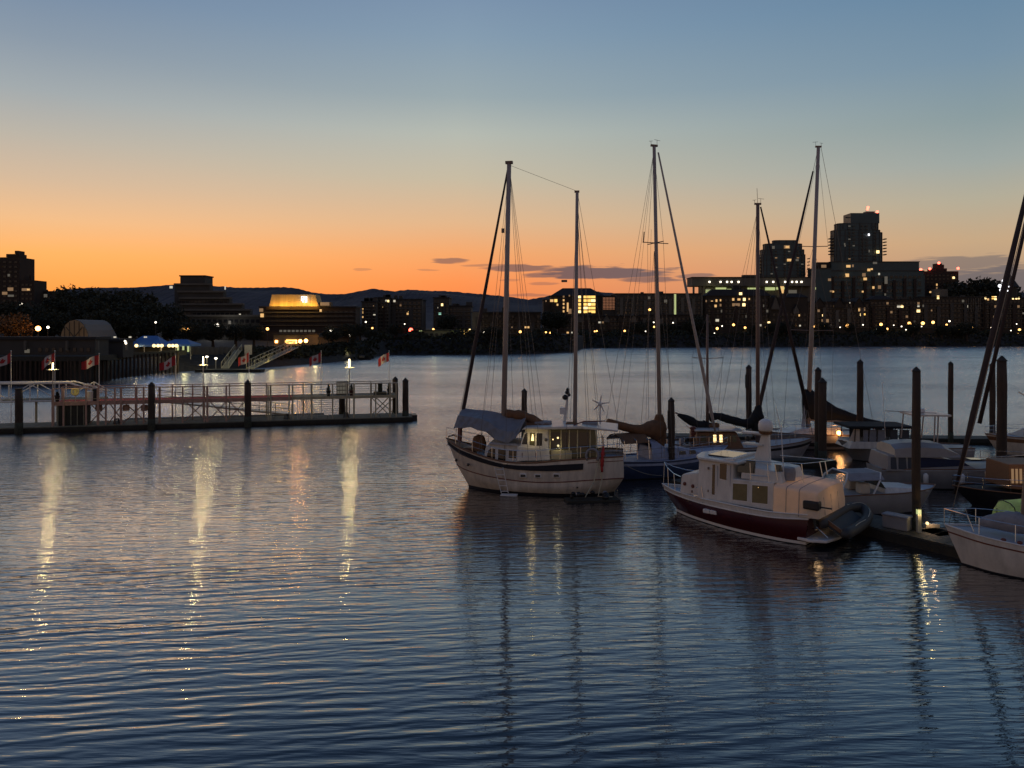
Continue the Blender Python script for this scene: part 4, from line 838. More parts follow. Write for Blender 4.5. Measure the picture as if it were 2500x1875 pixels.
def kiosk(t):
    obj('body', MB().box(-.55,.55,-.3,.3,0,1.25), MT['conc2'], t)
    for i in range(4):
        for j in range(3): obj('pane', MB().box(-.48+i*.25,-.28+i*.25,-.335,-.303,.1+j*.38,.4+j*.38), EM['pdim'], t)
on_deck('timetable_board', 'lit timetable board with small panes behind the flat-topped pile', 'notice board', 836, 2.0, kiosk)
def coil(t): obj('rope', MB().tube([(.3*math.cos(q*.7)*(1-.01*q), .3*math.sin(q*.7)*(1-.01*q), .05+.012*q) for q in range(40)], .035, 6), MT['blackp'], t)
for px, lb in ((285,'dark rope coil on the float below the red walkway'),(430-146,None),(700,'dark rope coil on the float at the foot of the pale walkway gate'),(845,'dark rope coil on the float right of the flat-topped pile')):
    if lb: on_deck('rope_coil', lb, 'rope', px, .25, coil, 'rope coils on the float', .465)
# lamps on the dock
def dock_lamp(px, ytop, Y, label):
    zl_ = zt(ytop, Y); zb_ = zt(ytop+18, Y); g0 = zdk+.0; a, l, _ = FD.at(px, 940, Y)
    t_ = empty('dock_lamp', (xt(px,Y), Y, .47), 0, label, 'lamp post', 'lamp posts on the floating dock')
    t_.location = (xt(px,Y), Y, .465)
    obj('pole', MB().tube([(0,0,0),(0,0,zb_-.465-.12)], [.06,.045], 8), MT['pale'], t_)
    obj('reflector_disc', MB().lathe((0,0,zb_-.465-.16), [(.05,0),(.46,.05),(.48,.08),(.08,.13)], 20), MT['pale'], t_)
    obj('light_tube', MB().tube([(0,0,zb_-.465-.02),(0,0,zl_-.465)], .05, 8), EM['tube'], t_)
    light((0,0,(zl_+zb_)/2-.465), 190, (1,.70,.27), .16, t_); return t_
YL = [FD.w(sx_(px, 960, 3.3), 3.3, 0)[1] for px in (131, 497, 853)]
dock_lamp(129, 882, YL[0], 'leftmost of the three glowing lamp posts on the floating dock')
dock_lamp(496, 871, YL[1], 'middle one of the three glowing lamp posts on the floating dock')
dock_lamp(853, 877, YL[2], 'rightmost of the three glowing lamp posts on the floating dock')
# flags
LEAF = [(0,-.95),(.04,-.52),(.42,-.60),(.36,-.42),(.74,-.10),(.66,-.04),(.72,.20),(.50,.15),(.45,.26),(.24,.06),(.34,.58),(.19,.49),(0,.85)]
LEAF = LEAF + [(-x, y) for x, y in reversed(LEAF[1:-1])]
def flag(px, ytop, Y, ybase, label, wob=0., ln=1.75, droop=.45, yaw=0.):
    b_ = empty('flagpole', (xt(px,Y), Y, .465), 0, label, 'flag', 'red and white flags along the dock'); zt_ = zt(ytop, Y)-.465
    obj('pole', MB().tube([(0,0,0),(0,0,zt_)], [.035,.022], 8), MT['trim'], b_); obj('finial', MB().ball((0,0,zt_+.04), .045), MT['steel'], b_)
    H = .86
    def P(u, v, off=0.):     # u along the fly (0..1), v down the hoist (0..1)
        wv = .13*math.sin(u*7+wob)*u**.6
        x = -u*ln*(1-.10*wob*.2) + .0; z = zt_-.06 - v*H*(1-.12*u) - droop*u*ln - .10*math.sin(u*6+wob+v)*u
        y = wv + off + yaw*u*ln; return (x, y, z)
    mb = MB(); n = 20
    for i in range(n):
        u0, u1 = i/n, (i+1)/n; um = (u0+u1)/2; k = 0 if (um < .25 or um > .75) else 1
        for j in range(6): mb.add([P(u0,j/6),P(u1,j/6),P(u1,(j+1)/6),P(u0,(j+1)/6)], [(0,1,2,3)], k)
    f_ = obj('flag', mb, [MT['flagred'], MT['flagwhite']], b_, smooth=True)
    for sg_ in (-1, 1):
        mb = MB(); q = [P(.5+x*.22, .5-y*.40, sg_*.012) for x, y in LEAF]; mb.add([P(.5,.47,sg_*.012)]+q, [(0,i+1,(i+1)%len(q)+1) for i in range(len(q))]); obj('maple_leaf', mb, MT['flagred'], f_)
YF_ = lambda px: FD.w(sx_(px, 960, 3.0), 3.0, 0)[1]
for i, (px, yt, dr, yw) in enumerate([(27,858,.50,.2),(134,858,.45,.2),(242,864,.42,.1),(429,866,.42,.2),(608,858,.48,.4),(784,858,.50,.3),(950,858,.40,.5)]):
    flag(px, yt, YF_(px), 940, 'white flagpole with red and white maple leaf flag, %s of seven from the left' % ORD[i], wob=i*1.3, droop=dr+.07*math.sin(i*2.3), yaw=yw+.12*math.sin(i*1.7), ln=[1.7,1.6,1.72,1.62,1.35,1.5,1.4][i])
# gangway at the far left
GZ = zt(974, 66)
g_ = FD.empty('gangway', 'pale trussed gangway reaching the dock from beyond the left edge', 'gangway')
l0 = 3.5; sE = sx_(250, 955, l0); obj('walkway', MB().box(-22, sE, l0, l0+1.8, zdk-.15, zdk-.01), MT['deck'], g_); 
for y_ in (l0-.02, l0+1.75):
    mb = MB(); zz = zdk+1.35; mb.tube([(-22,y_,zz+.25),(sx_(170,950,l0),y_,zz+.05),(sE,y_,zdk+.5)], .085, 8); mb.tube([(-22,y_,zdk-.15),(sE,y_,zdk-.15)], .08, 8)
    for k in range(15):
        a = -22+k*2.3; 
        if a > sE-1: break
        mb.tube([(a,y_,zdk-.1),(a,y_,zz)], .05, 6); mb.tube([(a,y_,zdk-.1 if k%2 else zz),(a+2.3,y_,zz if k%2 else zdk-.1)], .045, 6)
    obj('truss_side', mb, MT['trim'], g_)
for a_ in (sx_(45), sx_(100)): obj('trestle_leg', MB().tube([(a_,l0+.9,-1),(a_,l0+.9,zdk-.2)], .1, 8), MT['olive'], g_)
b_ = empty('access_ramp', FD.w(sx_(385,980,4.2), 4.2, 0), FD.a, 'sloping ramp with open rails behind the red walkway', 'ramp')
Lr = sx_(712,990,4.2)-sx_(385,980,4.2)
mb = MB().add([(0,0,2.1),(Lr,0,.5),(Lr,1.4,.5),(0,1.4,2.1),(0,0,1.95),(Lr,0,.35),(Lr,1.4,.35),(0,1.4,1.95)], [(0,1,2,3),(7,6,5,4),(0,4,5,1),(2,6,7,3),(1,5,6,2),(3,7,4,0)]); obj('ramp_deck', mb, MT['pale'], b_)
mb = MB()
for k in range(9): x_ = Lr*k/8; z_ = 2.1-1.6*k/8; mb.tube([(x_,0,z_),(x_,0,z_+.95)], .035, 6)
for h_ in (.5,.95): mb.tube([(0,0,2.1+h_),(Lr,0,.5+h_)], .035, 6)
obj('ramp_rail', mb, MT['olive'], b_)
obj('ramp_float', MB().box(-3, Lr+3, -.3, 2.0, -.3, .34), MT['float_'], b_)
# piles of the dock
for px, yt, l, w_, fl, lb in [(46,940,-.45,17,True,'short thick pile in front of the gangway at the far left'),(370,932,-.4,16,False,'pointed pile in front of the red walkway'),(605,927,-.4,16,False,'pointed pile in front of the red and pale walkway join'),(835,928,4.0,15,True,'flat-topped pile behind the pale walkway'),(965,919,2.9,14,False,'pointed pile at the right end of the walkway, left of a pair'),(990,922,.6,15,False,'outermost pointed pile past the right end of the walkway')]:
    a = FD.loc(px, 1000, l)[0] if px != 990 else LD+.1; x_, y_, _ = FD.w(a, l, 0); pile(px, yt, y_, w_, lb, 'timber piles of the left dock', flat=fl)
# ---------------------------------------------------------------- MARINA PILES
for px, yt, Y, w_, sd_, lb in [(1280,948,57,14,0,'dark pointed pile rising behind the tarpaulin of the ketch'),(1639,970,44,16,1,'dark pointed pile between the ketch and the red-hulled trawler'),(1828,890,61,14,1,'tall dark pile right of the black boom cover with a side bracket'),
      (1997,896,51.4,15,0,'left and farther pile of the close pair by the black sail cover'),(2008,922,47.6,20,0,'right and nearer pile of the close pair by the black sail cover'),(2100,877,51.6,15,0,'tall pile through the end of the black sail cover'),
      (2237,895,30.9,19.5,0,'tallest nearest pile on the dock beside the trawler'),(2321,882,56,12,0,'slim far pile right of the radar platform'),(2423,884,57,13,0,'slim far pile left of the thick right-hand pile'),(2446,868,43,22,0,'thick dark pile near the right edge')]:
    pile(px, yt, Y, w_, lb, 'timber piles of the marina', side=sd_)
# ---------------------------------------------------------------- MARINA DOCKS
def finger(name, label, p0, p1, w_):
    d = Vector(p1)-Vector(p0); F_ = Fr(p0[0], p0[1], math.degrees(math.atan2(d.y, d.x))); t_ = F_.empty(name, label, 'dock'); L_ = d.length
    obj('float', MB().box(0, L_, -w_/2, w_/2, -.35, .36), MT['float_'], t_); mb = MB(); s_ = 0
    while s_ < L_: mb.box(s_, min(L_, s_+.9)-.02, -w_/2+.05, w_/2-.05, .363, .42); s_ += .9
    obj('planking', mb, MT['deckd'], t_); obj('rub_rail', MB().box(0, L_, -w_/2-.07, -w_/2-.003, .1, .33), MT['float_'], t_); return t_
finger('marina_dock', 'dark floating dock running back beside the trawler', (18.6,28.0), (9.6,41.6), 2.2)
finger('marina_dock', 'floating dock across the back of the marina', (11,58.5), (52,56.0), 1.8)
finger('marina_dock', 'short finger dock between the trawler and the white bow on the right', (17.0,30.4), (26,33.8), 1.1)
p = G(2243, 1300, .42); t_ = empty('power_pedestal', (p.x, p.y, .42), 0, 'small glowing power pedestal beside the nearest tall pile', 'power pedestal')
obj('column', MB().box(-.08,.08,-.08,.08,0,.75), MT['pale'], t_, bevel=.02); obj('lens', MB().box(-.07,.07,-.07,.07,.753,.95), EM['green'], t_); obj('cap', MB().box(-.09,.09,-.09,.09,.953,1.0), MT['blackp'], t_); light((.0,-.25,.85), 5, (1,.72,.30), .06, t_)
p = G(2272, 1288, .42); t_ = empty('dock_light', (p.x, p.y, .42), 0, 'tiny orange light low on the dock by the white bow', 'dock light')
obj('housing', MB().box(-.25,.35,-.1,.1,0,.16), MT['pale'], t_, bevel=.02); obj('lens', MB().ball((-.22,-.14,.22), .06), EM['hot'], t_); light((-.15,-.3,.3), 5, (1,.6,.3), .05, t_)
for i, (px, py, lb) in enumerate([(2190,1290,'pale dock locker on the near dock left of the tallest pile'),(2140,1075,'small dock locker on the far dock behind the hardtop motor boat'),(1760,1081,'small dock locker at the left end of the far dock')]):
    p = G(px, py, .42); t_ = empty('dock_locker', (p.x, p.y, .425), R(-50 if i == 0 else 0), lb, 'dock locker', 'lockers on the marina docks'); k = 1 if i == 0 else 1.3
    obj('box', MB().box(-.5*k,.5*k,-.25*k,.25*k,0,.5*k), MT['dull'], t_, bevel=.03); obj('lid', MB().box(-.53*k,.53*k,-.28*k,.28*k,.503*k,.58*k), MT['greycanvas'], t_, bevel=.02)
finger('marina_dock', 'pale weathered finger dock between the blue sailboat and the motor sailer', (12.6,47.2), (20.5,47.5), .9)
# ================================================================ BOATS
def crv(pts, n):
    P = [np.array(p, float) for p in pts]; P = [2*P[0]-P[1]] + P + [2*P[-1]-P[-2]]; out = []; m = len(pts)-1
    for k in range(n):
        u = k/(n-1)*m; i = min(int(u), m-1); t = u-i; a, b_, c_, d = P[i:i+4]
        out.append(tuple(.5*((2*b_)+(-a+c_)*t+(2*a-5*b_+4*c_-d)*t*t+(-a+3*b_-3*c_+d)*t**3)))
    return out
def skin(parent, name, ra, rb, m, n=28, off=0., t0=0., t1=1., stern=True, sub=1, bulge=0.):
    """hull strip between two rows of (s, half, z); both sides and the transom in one mesh"""
    A, B = crv(ra, n), crv(rb, n); i0, i1 = int(t0*(n-1)), int(t1*(n-1))+1; A, B = A[i0:i1], B[i0:i1]; mb = MB()
    def pt(a, b_, f, sg): return (a[0]+(b_[0]-a[0])*f + (off if stern else 0)*0, sg*(max(0, a[1]+(b_[1]-a[1])*f + bulge*math.sin(math.pi*f)*min(1, a[1]))+off), a[2]+(b_[2]-a[2])*f)
    for sg in (1, -1):
        rows_ = [[pt(a, b_, k/sub, sg) for a, b_ in zip(A, B)] for k in range(sub+1)]
        if sg < 0: rows_ = rows_[::-1]
        mb.sheet(rows_)
    o = obj(name, mb, MT[m], parent, smooth=True)
    if stern and t1 >= 1:
        a, b_ = A[-1], B[-1]; mt = MB().add([(a[0],a[1],a[2]),(a[0],-a[1],a[2]),(b_[0],-b_[1],b_[2]),(b_[0],b_[1],b_[2])], [(0,1,2,3)]); 
        obj(name+'_transom', mt, MT[m], parent)
    return o
def deck_(parent, row, drop, m, n=28, name='deck', camber=.04, inset=.02):
    A = crv(row, n); mb = MB(); mb.sheet([[(a[0], -(max(0,a[1]-inset)), a[2]-drop) for a in A], [(a[0], 0, a[2]-drop+camber) for a in A], [(a[0], max(0,a[1]-inset), a[2]-drop) for a in A]]); return obj(name, mb, MT[m], parent)
def rim(parent, row, r_, m, n=30, name='toe_rail', dz=0., t1=1.):
    A = crv(row, n)[:int(n*t1)]; mb = MB()
    for sg in (1,-1): mb.tube([(a[0], sg*a[1], a[2]+dz) for a in A], r_, 6)
    return obj(name, mb, MT[m], parent)
def stanchions(parent, row, h, idx, n=30, m='steel', r_=.014, wires=2, t=(0,1)):
    A = crv(row, n); A = A[int(t[0]*n):int(t[1]*n)]
    for sg in (1,-1):
        st_ = A[::max(1, len(A)//idx)]
        mb = MB()
        for a in st_: mb.tube([(a[0], sg*max(0,a[1]-.05), a[2]), (a[0], sg*max(0,a[1]-.05), a[2]+h)], r_, 5)
        for k in range(wires): mb.tube([(a[0], sg*max(0,a[1]-.05), a[2]+h*(k+1)/wires) for a in A], r_*(.9 if k == wires-1 else .5), 5)
        obj('guard_rail', mb, MT[m], parent)
def cabin(parent, name, poly, hb, ht, m, z0=None, z1=None, bevel=.04):
    zs_ = [z for _, z in poly]; a, b_ = min(zs_), max(zs_); f = lambda s, z: hb+(ht-hb)*(z-a)/max(.01, b_-a)
    mb = MB().prism(poly, lambda s, z: -f(s,z), lambda s, z: f(s,z)); o = obj(name, mb, MT[m], parent, bevel=bevel); return o, f
def pane(parent, f, poly, m, sg=1, name='window', out=.012, th=.03, frame=None, fw=.05):
    mb = MB().prism(poly, lambda s, z: sg*(f(s,z)+out-th), lambda s, z: sg*(f(s,z)+out)); mm = EM[m] if m in EM else MT[m]; o = obj(name, mb, mm, parent)
    if frame:
        cx = sum(p[0] for p in poly)/len(poly); cz = sum(p[1] for p in poly)/len(poly); k = [(cx+(x-cx)*1.0+math.copysign(fw, x-cx), cz+(z-cz)+math.copysign(fw, z-cz)) for x, z in poly]
        mb = MB().prism(k, lambda s, z: sg*(f(s,z)+out-.004-th), lambda s, z: sg*(f(s,z)+out-.006)); obj('window_frame', mb, MT[frame], o)
    return o
def wire(parent, a, b_, r_=.010, name='shroud', m='wire'): return obj(name, MB().tube([a, b_], r_, 5), MT[m], parent)
def mast_(parent, base, top, r0, r1, m='spar', name='mast'): return obj(name, MB().tube([base, tuple((Vector(base)+Vector(top))/2), top], [r0, (r0*.6+r1*.4), r1], 10), MT[m], parent, smooth=True)
def masthead(parent, top, fr=.3):
    x, y, z = top; mb = MB().box(x-.22, x+.22, y-.06, y+.06, z, z+.12); obj('masthead', mb, MT['spard'], parent)
    mb = MB(); mb.tube([(x+.2,y,z+.1),(x+.2,y,z+.42)], .012, 5); mb.tube([(x+.02,y,z+.42),(x+.42,y,z+.38)], .012, 5); mb.tube([(x-.2,y,z+.1),(x-.22,y,z+.30)], .012, 5); mb.tube([(x-.34,y,z+.30),(x-.1,y,z+.33)], .012, 5); obj('wind_vane', mb, MT['wire'], parent)
def lumpy(parent, pts, r_, m, name='sail_cover', n=10, amp=.14, seed=1, flat=1.):
    rs = random.Random(seed); P = crv(pts, 16); rr = crv([(q, 0, 0) for q in r_], 16); return obj(name, MB().tube(P, [max(.02, q[0]*(1+amp*(rs.random()-.5)*2)) for q in rr], n), MT[m], parent, smooth=True)
# ---------------------------------------------------------------- A: the ketch
FA = Fr(1.75, 40.5, 171.4); K = FA.empty('ketch', 'cream-hulled two-masted ketch under a silver tarpaulin with a lit wheelhouse', 'sailing boat')
def rowpx(F, pts, sg=1, zfix=None, zadd=0.):
    out = []
    for px, py, h in pts: s_, z_ = F.loc(px, py, sg*h); out.append((s_, h, (z_ if zfix is None else zfix)+zadd))
    return out
sheer = rowpx(FA, [(1090,1070,0),(1118,1090,.75),(1173,1112,1.35),(1232,1127,1.65),(1300,1130,1.78),(1370,1124,1.75),(1430,1120,1.65),(1490,1116,1.45),(1521,1114,1.15)])
st_t = rowpx(FA, [(1091,1075,0),(1119,1095,.72),(1173,1117,1.33),(1231,1133,1.65),(1298,1137,1.78),(1369,1134,1.75),(1429,1131,1.65),(1489,1127,1.45),(1521,1125,1.15)])
st_b = rowpx(FA, [(1095,1085,0),(1121,1107,.66),(1173,1128,1.27),(1229,1142,1.62),(1296,1149,1.77),(1366,1150,1.74),(1428,1146,1.65),(1488,1141,1.45),(1522,1138,1.15)])
rail_ = rowpx(FA, [(1115,1134,0),(1138,1147,.55),(1181,1160,1.15),(1235,1170,1.52),(1300,1177,1.68),(1368,1177,1.68),(1428,1173,1.58),(1490,1169,1.4),(1523,1167,1.08)])
wl = rowpx(FA, [(1143,1188,0),(1160,1190,.38),(1196,1195,.92),(1245,1202,1.3),(1305,1208,1.5),(1370,1212,1.5),(1428,1212,1.35),(1475,1207,1.0),(1500,1199,.55)], zfix=.14)
kl = [(s_*.97, h*.75, -.5) for s_, h, z in wl]
skin(K, 'topsides', sheer, rail_, 'cream', sub=3, bulge=.04); skin(K, 'lower_hull', rail_, wl, 'cream', sub=3, bulge=.10); skin(K, 'bottom', wl, kl, 'antifoul')
skin(K, 'sheer_stripe', st_t, st_b, 'antifoul', off=.05, t1=.76, stern=False, sub=2); 
A_ = crv(rail_, 30); mb = MB()
for sg in (1,-1): mb.tube([(a[0], sg*(a[1]+.012), a[2]) for a in A_], .028, 6)
obj('rub_rail', mb, MT['redbr'], K)
up_ = [(a[0], a[1]+.01, a[2]-.22) for a in sheer]; A_ = crv(up_, 30)[22:]; mb = MB()
for sg in (1,-1): mb.tube([(a[0], sg*(a[1]+.004), a[2]) for a in A_], .018, 6)
obj('quarter_line', mb, MT['redbr'], K)
deck_(K, sheer, .32, 'greydeck'); rim(K, sheer, .045, 'teak', name='cap_rail'); stanchions(K, sheer, .62, 9)
L = lambda px, py, l: FA.loc(px, py, l)
for px, py in ((1277,1161),(1313,1162),(1358,1161)):
    s_, z_ = L(px, py, 1.74); t_ = obj('porthole', MB().box(s_-.14, s_+.14, 1.66, 1.80, z_-.07, z_+.07), MT['glass'], K, bevel=.03); obj('rim', MB().box(s_-.18, s_+.18, 1.65, 1.785, z_-.11, z_+.11), MT['trim'], t_, bevel=.03)
for px, py, l in ((1142,1135,1.12),(1113,1124,.62)): s_, z_ = L(px, py, l); obj('hawse_hole', MB().ball((s_, l-.08, z_), .085), MT['glass'], K)
for px, py in ((1399,1190),(1409,1190)): s_, z_ = L(px, py, 1.62); obj('exhaust', MB().ball((s_, 1.57, z_), .07), MT['glass'], K)
s_, z_ = L(1470,1125,1.5); obj('hatch', MB().box(s_+.5, s_+.62, 1.38, 1.58, z_-.02, z_+.12), MT['redbr'], K)
# forward cabin
hb = 1.12
pl = [L(1178,1131,hb), L(1186,1090,hb), L(1196,1083,hb), L(1272,1088,hb), L(1272,1136,hb)]
o, f = cabin(K, 'trunk_cabin', pl, hb+.05, hb-.06, 'white')
for pts in ([(1187,1119),(1192,1100),(1198,1095),(1209,1096),(1209,1122)],[(1216,1125),(1216,1097),(1234,1099),(1234,1128)],[(1242,1118),(1242,1099),(1261,1101),(1260,1119)]):
    for sg in (1,-1): pane(K, f, [L(x, y, hb) for x, y in pts], 'glass', sg, frame='trim')
obj('cabin_top', MB().prism([L(1193,1084,hb), L(1196,1080.5,hb), L(1270,1085,hb), L(1270,1089,hb)], -hb-.06, hb+.06), MT['greydeck'], K)
# saloon below the wheelhouse and the wheelhouse
pl = [L(1262,1126,1.32), L(1262,1090,1.32), L(1340,1094,1.32), L(1344,1124,1.32)]
o, f1 = cabin(K, 'deckhouse_side', pl, 1.36, 1.28, 'white')
for px in (1275, 1308): s_, z_ = L(px, 1112, 1.32); obj('panel_line', MB().box(s_-.012, s_+.012, f1(0,z_)-.01, f1(0,z_)+.012, z_-.3, z_+.15), MT['redbr'], K)
pl = [L(1268,1092,1.15), L(1283,1048,1.15), L(1340,1047,1.15), L(1341,1093,1.15)]
o, f2 = cabin(K, 'wheelhouse', pl, 1.25, 1.08, 'white')
W2 = [([(1274,1084),(1281,1060),(1288,1057),(1288,1085)],'glass'),([(1293,1086),(1293,1057),(1306,1057),(1306,1088)],'clear'),([(1310,1088),(1310,1058),(1324,1058),(1324,1088)],'glass')]
for pts, m in W2:
    for sg in (1,-1): pane(K, f2, [L(x, y, 1.18) for x, y in pts], m, sg, frame='trim')
lt = obj('cabin_lamp', MB().tube([L3 for L3 in (FA.L3(1300,1076,1.195), FA.L3(1300.5,1060,1.175))], [.075,.03], 8), EM['hot'], K)
light((L(1300,1066,1.0)[0], 1.5, 3.0), 3, (1,.75,.3), .06, K)
s_, z_ = L(1333,1074,1.2); obj('vent', MB().ball((s_, 1.16, z_), .09), MT['wire'], K)
# cockpit enclosure
pl = [L(1341.5,1122,1.25), L(1341.5,1049,1.25), L(1452,1046,1.25), L(1459,1118,1.25)]
o, f3 = cabin(K, 'cockpit_enclosure', pl, 1.30, 1.16, 'clear')
for x0, x1, y0, y1 in [(1345,1368,1056,1096),(1372,1388,1056,1096),(1392,1408,1056,1098),(1412,1438,1056,1096)]: pane(K, f3, [L(x0,y1,1.24), L(x0,y0,1.24), L(x1,y0,1.24), L(x1,y1,1.24)], 'glass', 1, 'vinyl_window')
for px in (1342.5, 1370, 1390, 1410, 1441, 1457):
    a, b_ = L(px-(2 if px > 1450 else 0),1050,1.26), L(px,1121,1.26); obj('enclosure_batten', MB().tube([(b_[0],f3(0,b_[1])+.01,b_[1]),(a[0],f3(0,a[1])+.01,a[1])], .03, 5), MT['olive'], K)
a = L(1396,1101,1.28); b_ = L(1346,1101,1.28); obj('cockpit_coaming', MB().box(a[0], b_[0], 1.22, 1.36, a[1]-.45, a[1]+.02), MT['olive'], K)
for px, py in ((1362,1069),(1350,1073)): obj('cockpit_lamp', MB().ball(FA.L3(px, py, 1.27), .05 if px > 1355 else .035), EM['hot'], K)
light((L(1362,1069,1.2)[0], 1.5, 2.6), 2.5, (1,.85,.45), .06, K)
# long hard roof
mb = MB().prism([L(1274,1049,1.3), L(1281,1043,1.3), L(1420,1040,1.3), L(1508,1050,1.3), L(1508,1054,1.3), L(1420,1047,1.3)], -1.38, 1.38); obj('hard_top', mb, MT['white'], K, bevel=.03)
for i, (px, w_, h_) in enumerate([(1300,.35,.22),(1325,.45,.28),(1395,.3,.2),(1440,.4,.24)]):
    s_, z_ = L(px, 1041, .3); obj('deck_box', MB().box(s_-w_, s_+w_, -.2, .5, z_+.02, z_+h_), MT['greycanvas' if i%2 else 'brown'], K, bevel=.05)
lumpy(K, [FA.L3(1345,1041,.4), FA.L3(1322,1036,.3), FA.L3(1295,1022,.2), FA.L3(1270,1014,.1), FA.L3(1237,1010,0)], [.16,.22,.26,.28,.24], 'brown', 'furled_mainsail')
obj('boom', MB().tube([FA.L3(1232,1014,0), FA.L3(1350,1046,.4)], .07, 8), MT['spar'], K)
# silver tarpaulin over the boom tent
ridge_ = [FA.L3(x, y, 0) for x, y in ((1128,996),(1160,1000),(1195,1003),(1230,1010),(1262,1012),(1286,1014))]
fold = [FA.L3(x, y, .95) for x, y in ((1118,1014),(1152,1018),(1186,1027),(1225,1051),(1258,1050),(1283,1022))]
low = [FA.L3(x, y, 1.15) for x, y in ((1107,1046),(1142,1043),(1181,1053),(1221,1077),(1254,1073),(1281,1030))]
nn = 22
def rs_(p): return crv(p, nn)
rr, ff, ll = rs_(ridge_), rs_(fold), rs_(low)
mid1 = [tuple((np.array(a)*.5+np.array(b_)*.5)-np.array((0,0,.05+.03*math.sin(i*.9)))) for i, (a, b_) in enumerate(zip(rr, ff))]
ff = [(x, y+.03*math.sin(i*1.3), z+.02*math.sin(i*2.1)) for i, (x, y, z) in enumerate(ff)]
mir = lambda r_: [(x, -y, z) for x, y, z in r_]
lf = [tuple(np.array(a)*.5+np.array(b_)*.5+np.array((0,.05*math.sin(i*2.7),.03*math.sin(i*1.9)))) for i, (a, b_) in enumerate(zip(ll, ff))]
m2 = [tuple(np.array(a)*.5+np.array(b_)*.5-np.array((0,0,.03+.035*math.sin(i*1.7+1)))) for i, (a, b_) in enumerate(zip(mid1, ff))]
m3 = [tuple(np.array(a)*.5+np.array(b_)*.5-np.array((0,0,.02+.03*math.sin(i*2.3+2)))) for i, (a, b_) in enumerate(zip(mid1, rr))]
ll = [(x, y+.04*math.sin(i*1.1), z+.04*math.sin(i*1.6)) for i, (x, y, z) in enumerate(ll)]
mb = MB().sheet([ll, lf, ff, m2, mid1, m3, rr, mir(m3), mir(mid1), mir(m2), mir(ff), mir(lf), mir(ll)], thick=.02); obj('tarpaulin', mb, MT['tarp'], K, smooth=False)
for i in (2, 8, 14, 19): obj('tarp_lashing', MB().tube([ll[i], (ll[i][0]+.05, 1.25, L(1200,1122,1.25)[1])], .012, 4), MT['wire'], K)
# masts and rigging
MB1 = FA.L3(1228,1118,0); MT1 = FA.L3(1243,400,0); mast_(K, MB1, MT1, .155, .12, 'spar', 'main_mast')
MB2 = FA.L3(1403,1120,0); MT2 = FA.L3(1409,470,0); mast_(K, MB2, MT2, .12, .085, 'spar', 'mizzen_mast')
obj('masthead', MB().box(MT1[0]-.2, MT1[0]+.2, -.12, .12, MT1[2], MT1[2]+.14), MT['spard'], K); obj('masthead', MB().box(MT2[0]-.12, MT2[0]+.14, -.07, .07, MT2[2], MT2[2]+.1), MT['spard'], K)
fs0, fs1 = FA.L3(1240,412,0), FA.L3(1120,1060,0); obj('furled_headsail', MB().tube([fs0, tuple(np.array(fs0)*.5+np.array(fs1)*.5), tuple(np.array(fs0)*.1+np.array(fs1)*.9), fs1], [.05,.085,.11,.06], 8), MT['furl'], K, smooth=True)
obj('forestay', MB().tube([FA.L3(1241,402,0), FA.L3(1108,1084,0)], .014, 5), MT['wire'], K); obj('bow_post', MB().tube([FA.L3(1122,1078,0), FA.L3(1124,1036,0)], .13, 8), MT['redbr'], K)
for l in (1.6,-1.6):
    wire(K, FA.L3(1243,411,0), (FA.loc(1180,1112,0)[0], l*.85, 2.0)); wire(K, FA.L3(1244,411,0), (FA.loc(1330,1122,0)[0], l, 1.7)); wire(K, FA.L3(1244,415,0), (FA.loc(1300,1128,0)[0], l, 1.6)); wire(K, FA.L3(1240,640,0), (FA.loc(1246,1122,0)[0], l, 1.6))
    wire(K, FA.L3(1410,500,0), (FA.loc(1470,1118,0)[0], l*.9, 1.9)); wire(K, FA.L3(1408,523,0), (FA.loc(1385,1120,0)[0], l, 1.7)); wire(K, FA.L3(1409,500,0), (FA.loc(1440,1118,0)[0], l*.9, 1.9))
wire(K, FA.L3(1246,404,0), FA.L3(1407,466,0), .009, 'triatic_stay'); wire(K, FA.L3(1410,470,0), FA.L3(1522,1110,0), .010, 'backstay')
wire(K, FA.L3(1238,560,.05), FA.L3(1170,1105,.2), .008, 'halyard')
s_, z_ = L(1389,686,0); obj('radar_bracket', MB().box(s_+.1, s_+.4, -.1, .1, z_-.06, z_+.06), MT['spard'], K)
s_, z_ = L(1236,563,0); obj('steaming_light', MB().box(s_+.1,s_+.26,-.06,.06,z_-.12,z_+.12), MT['spard'], K)
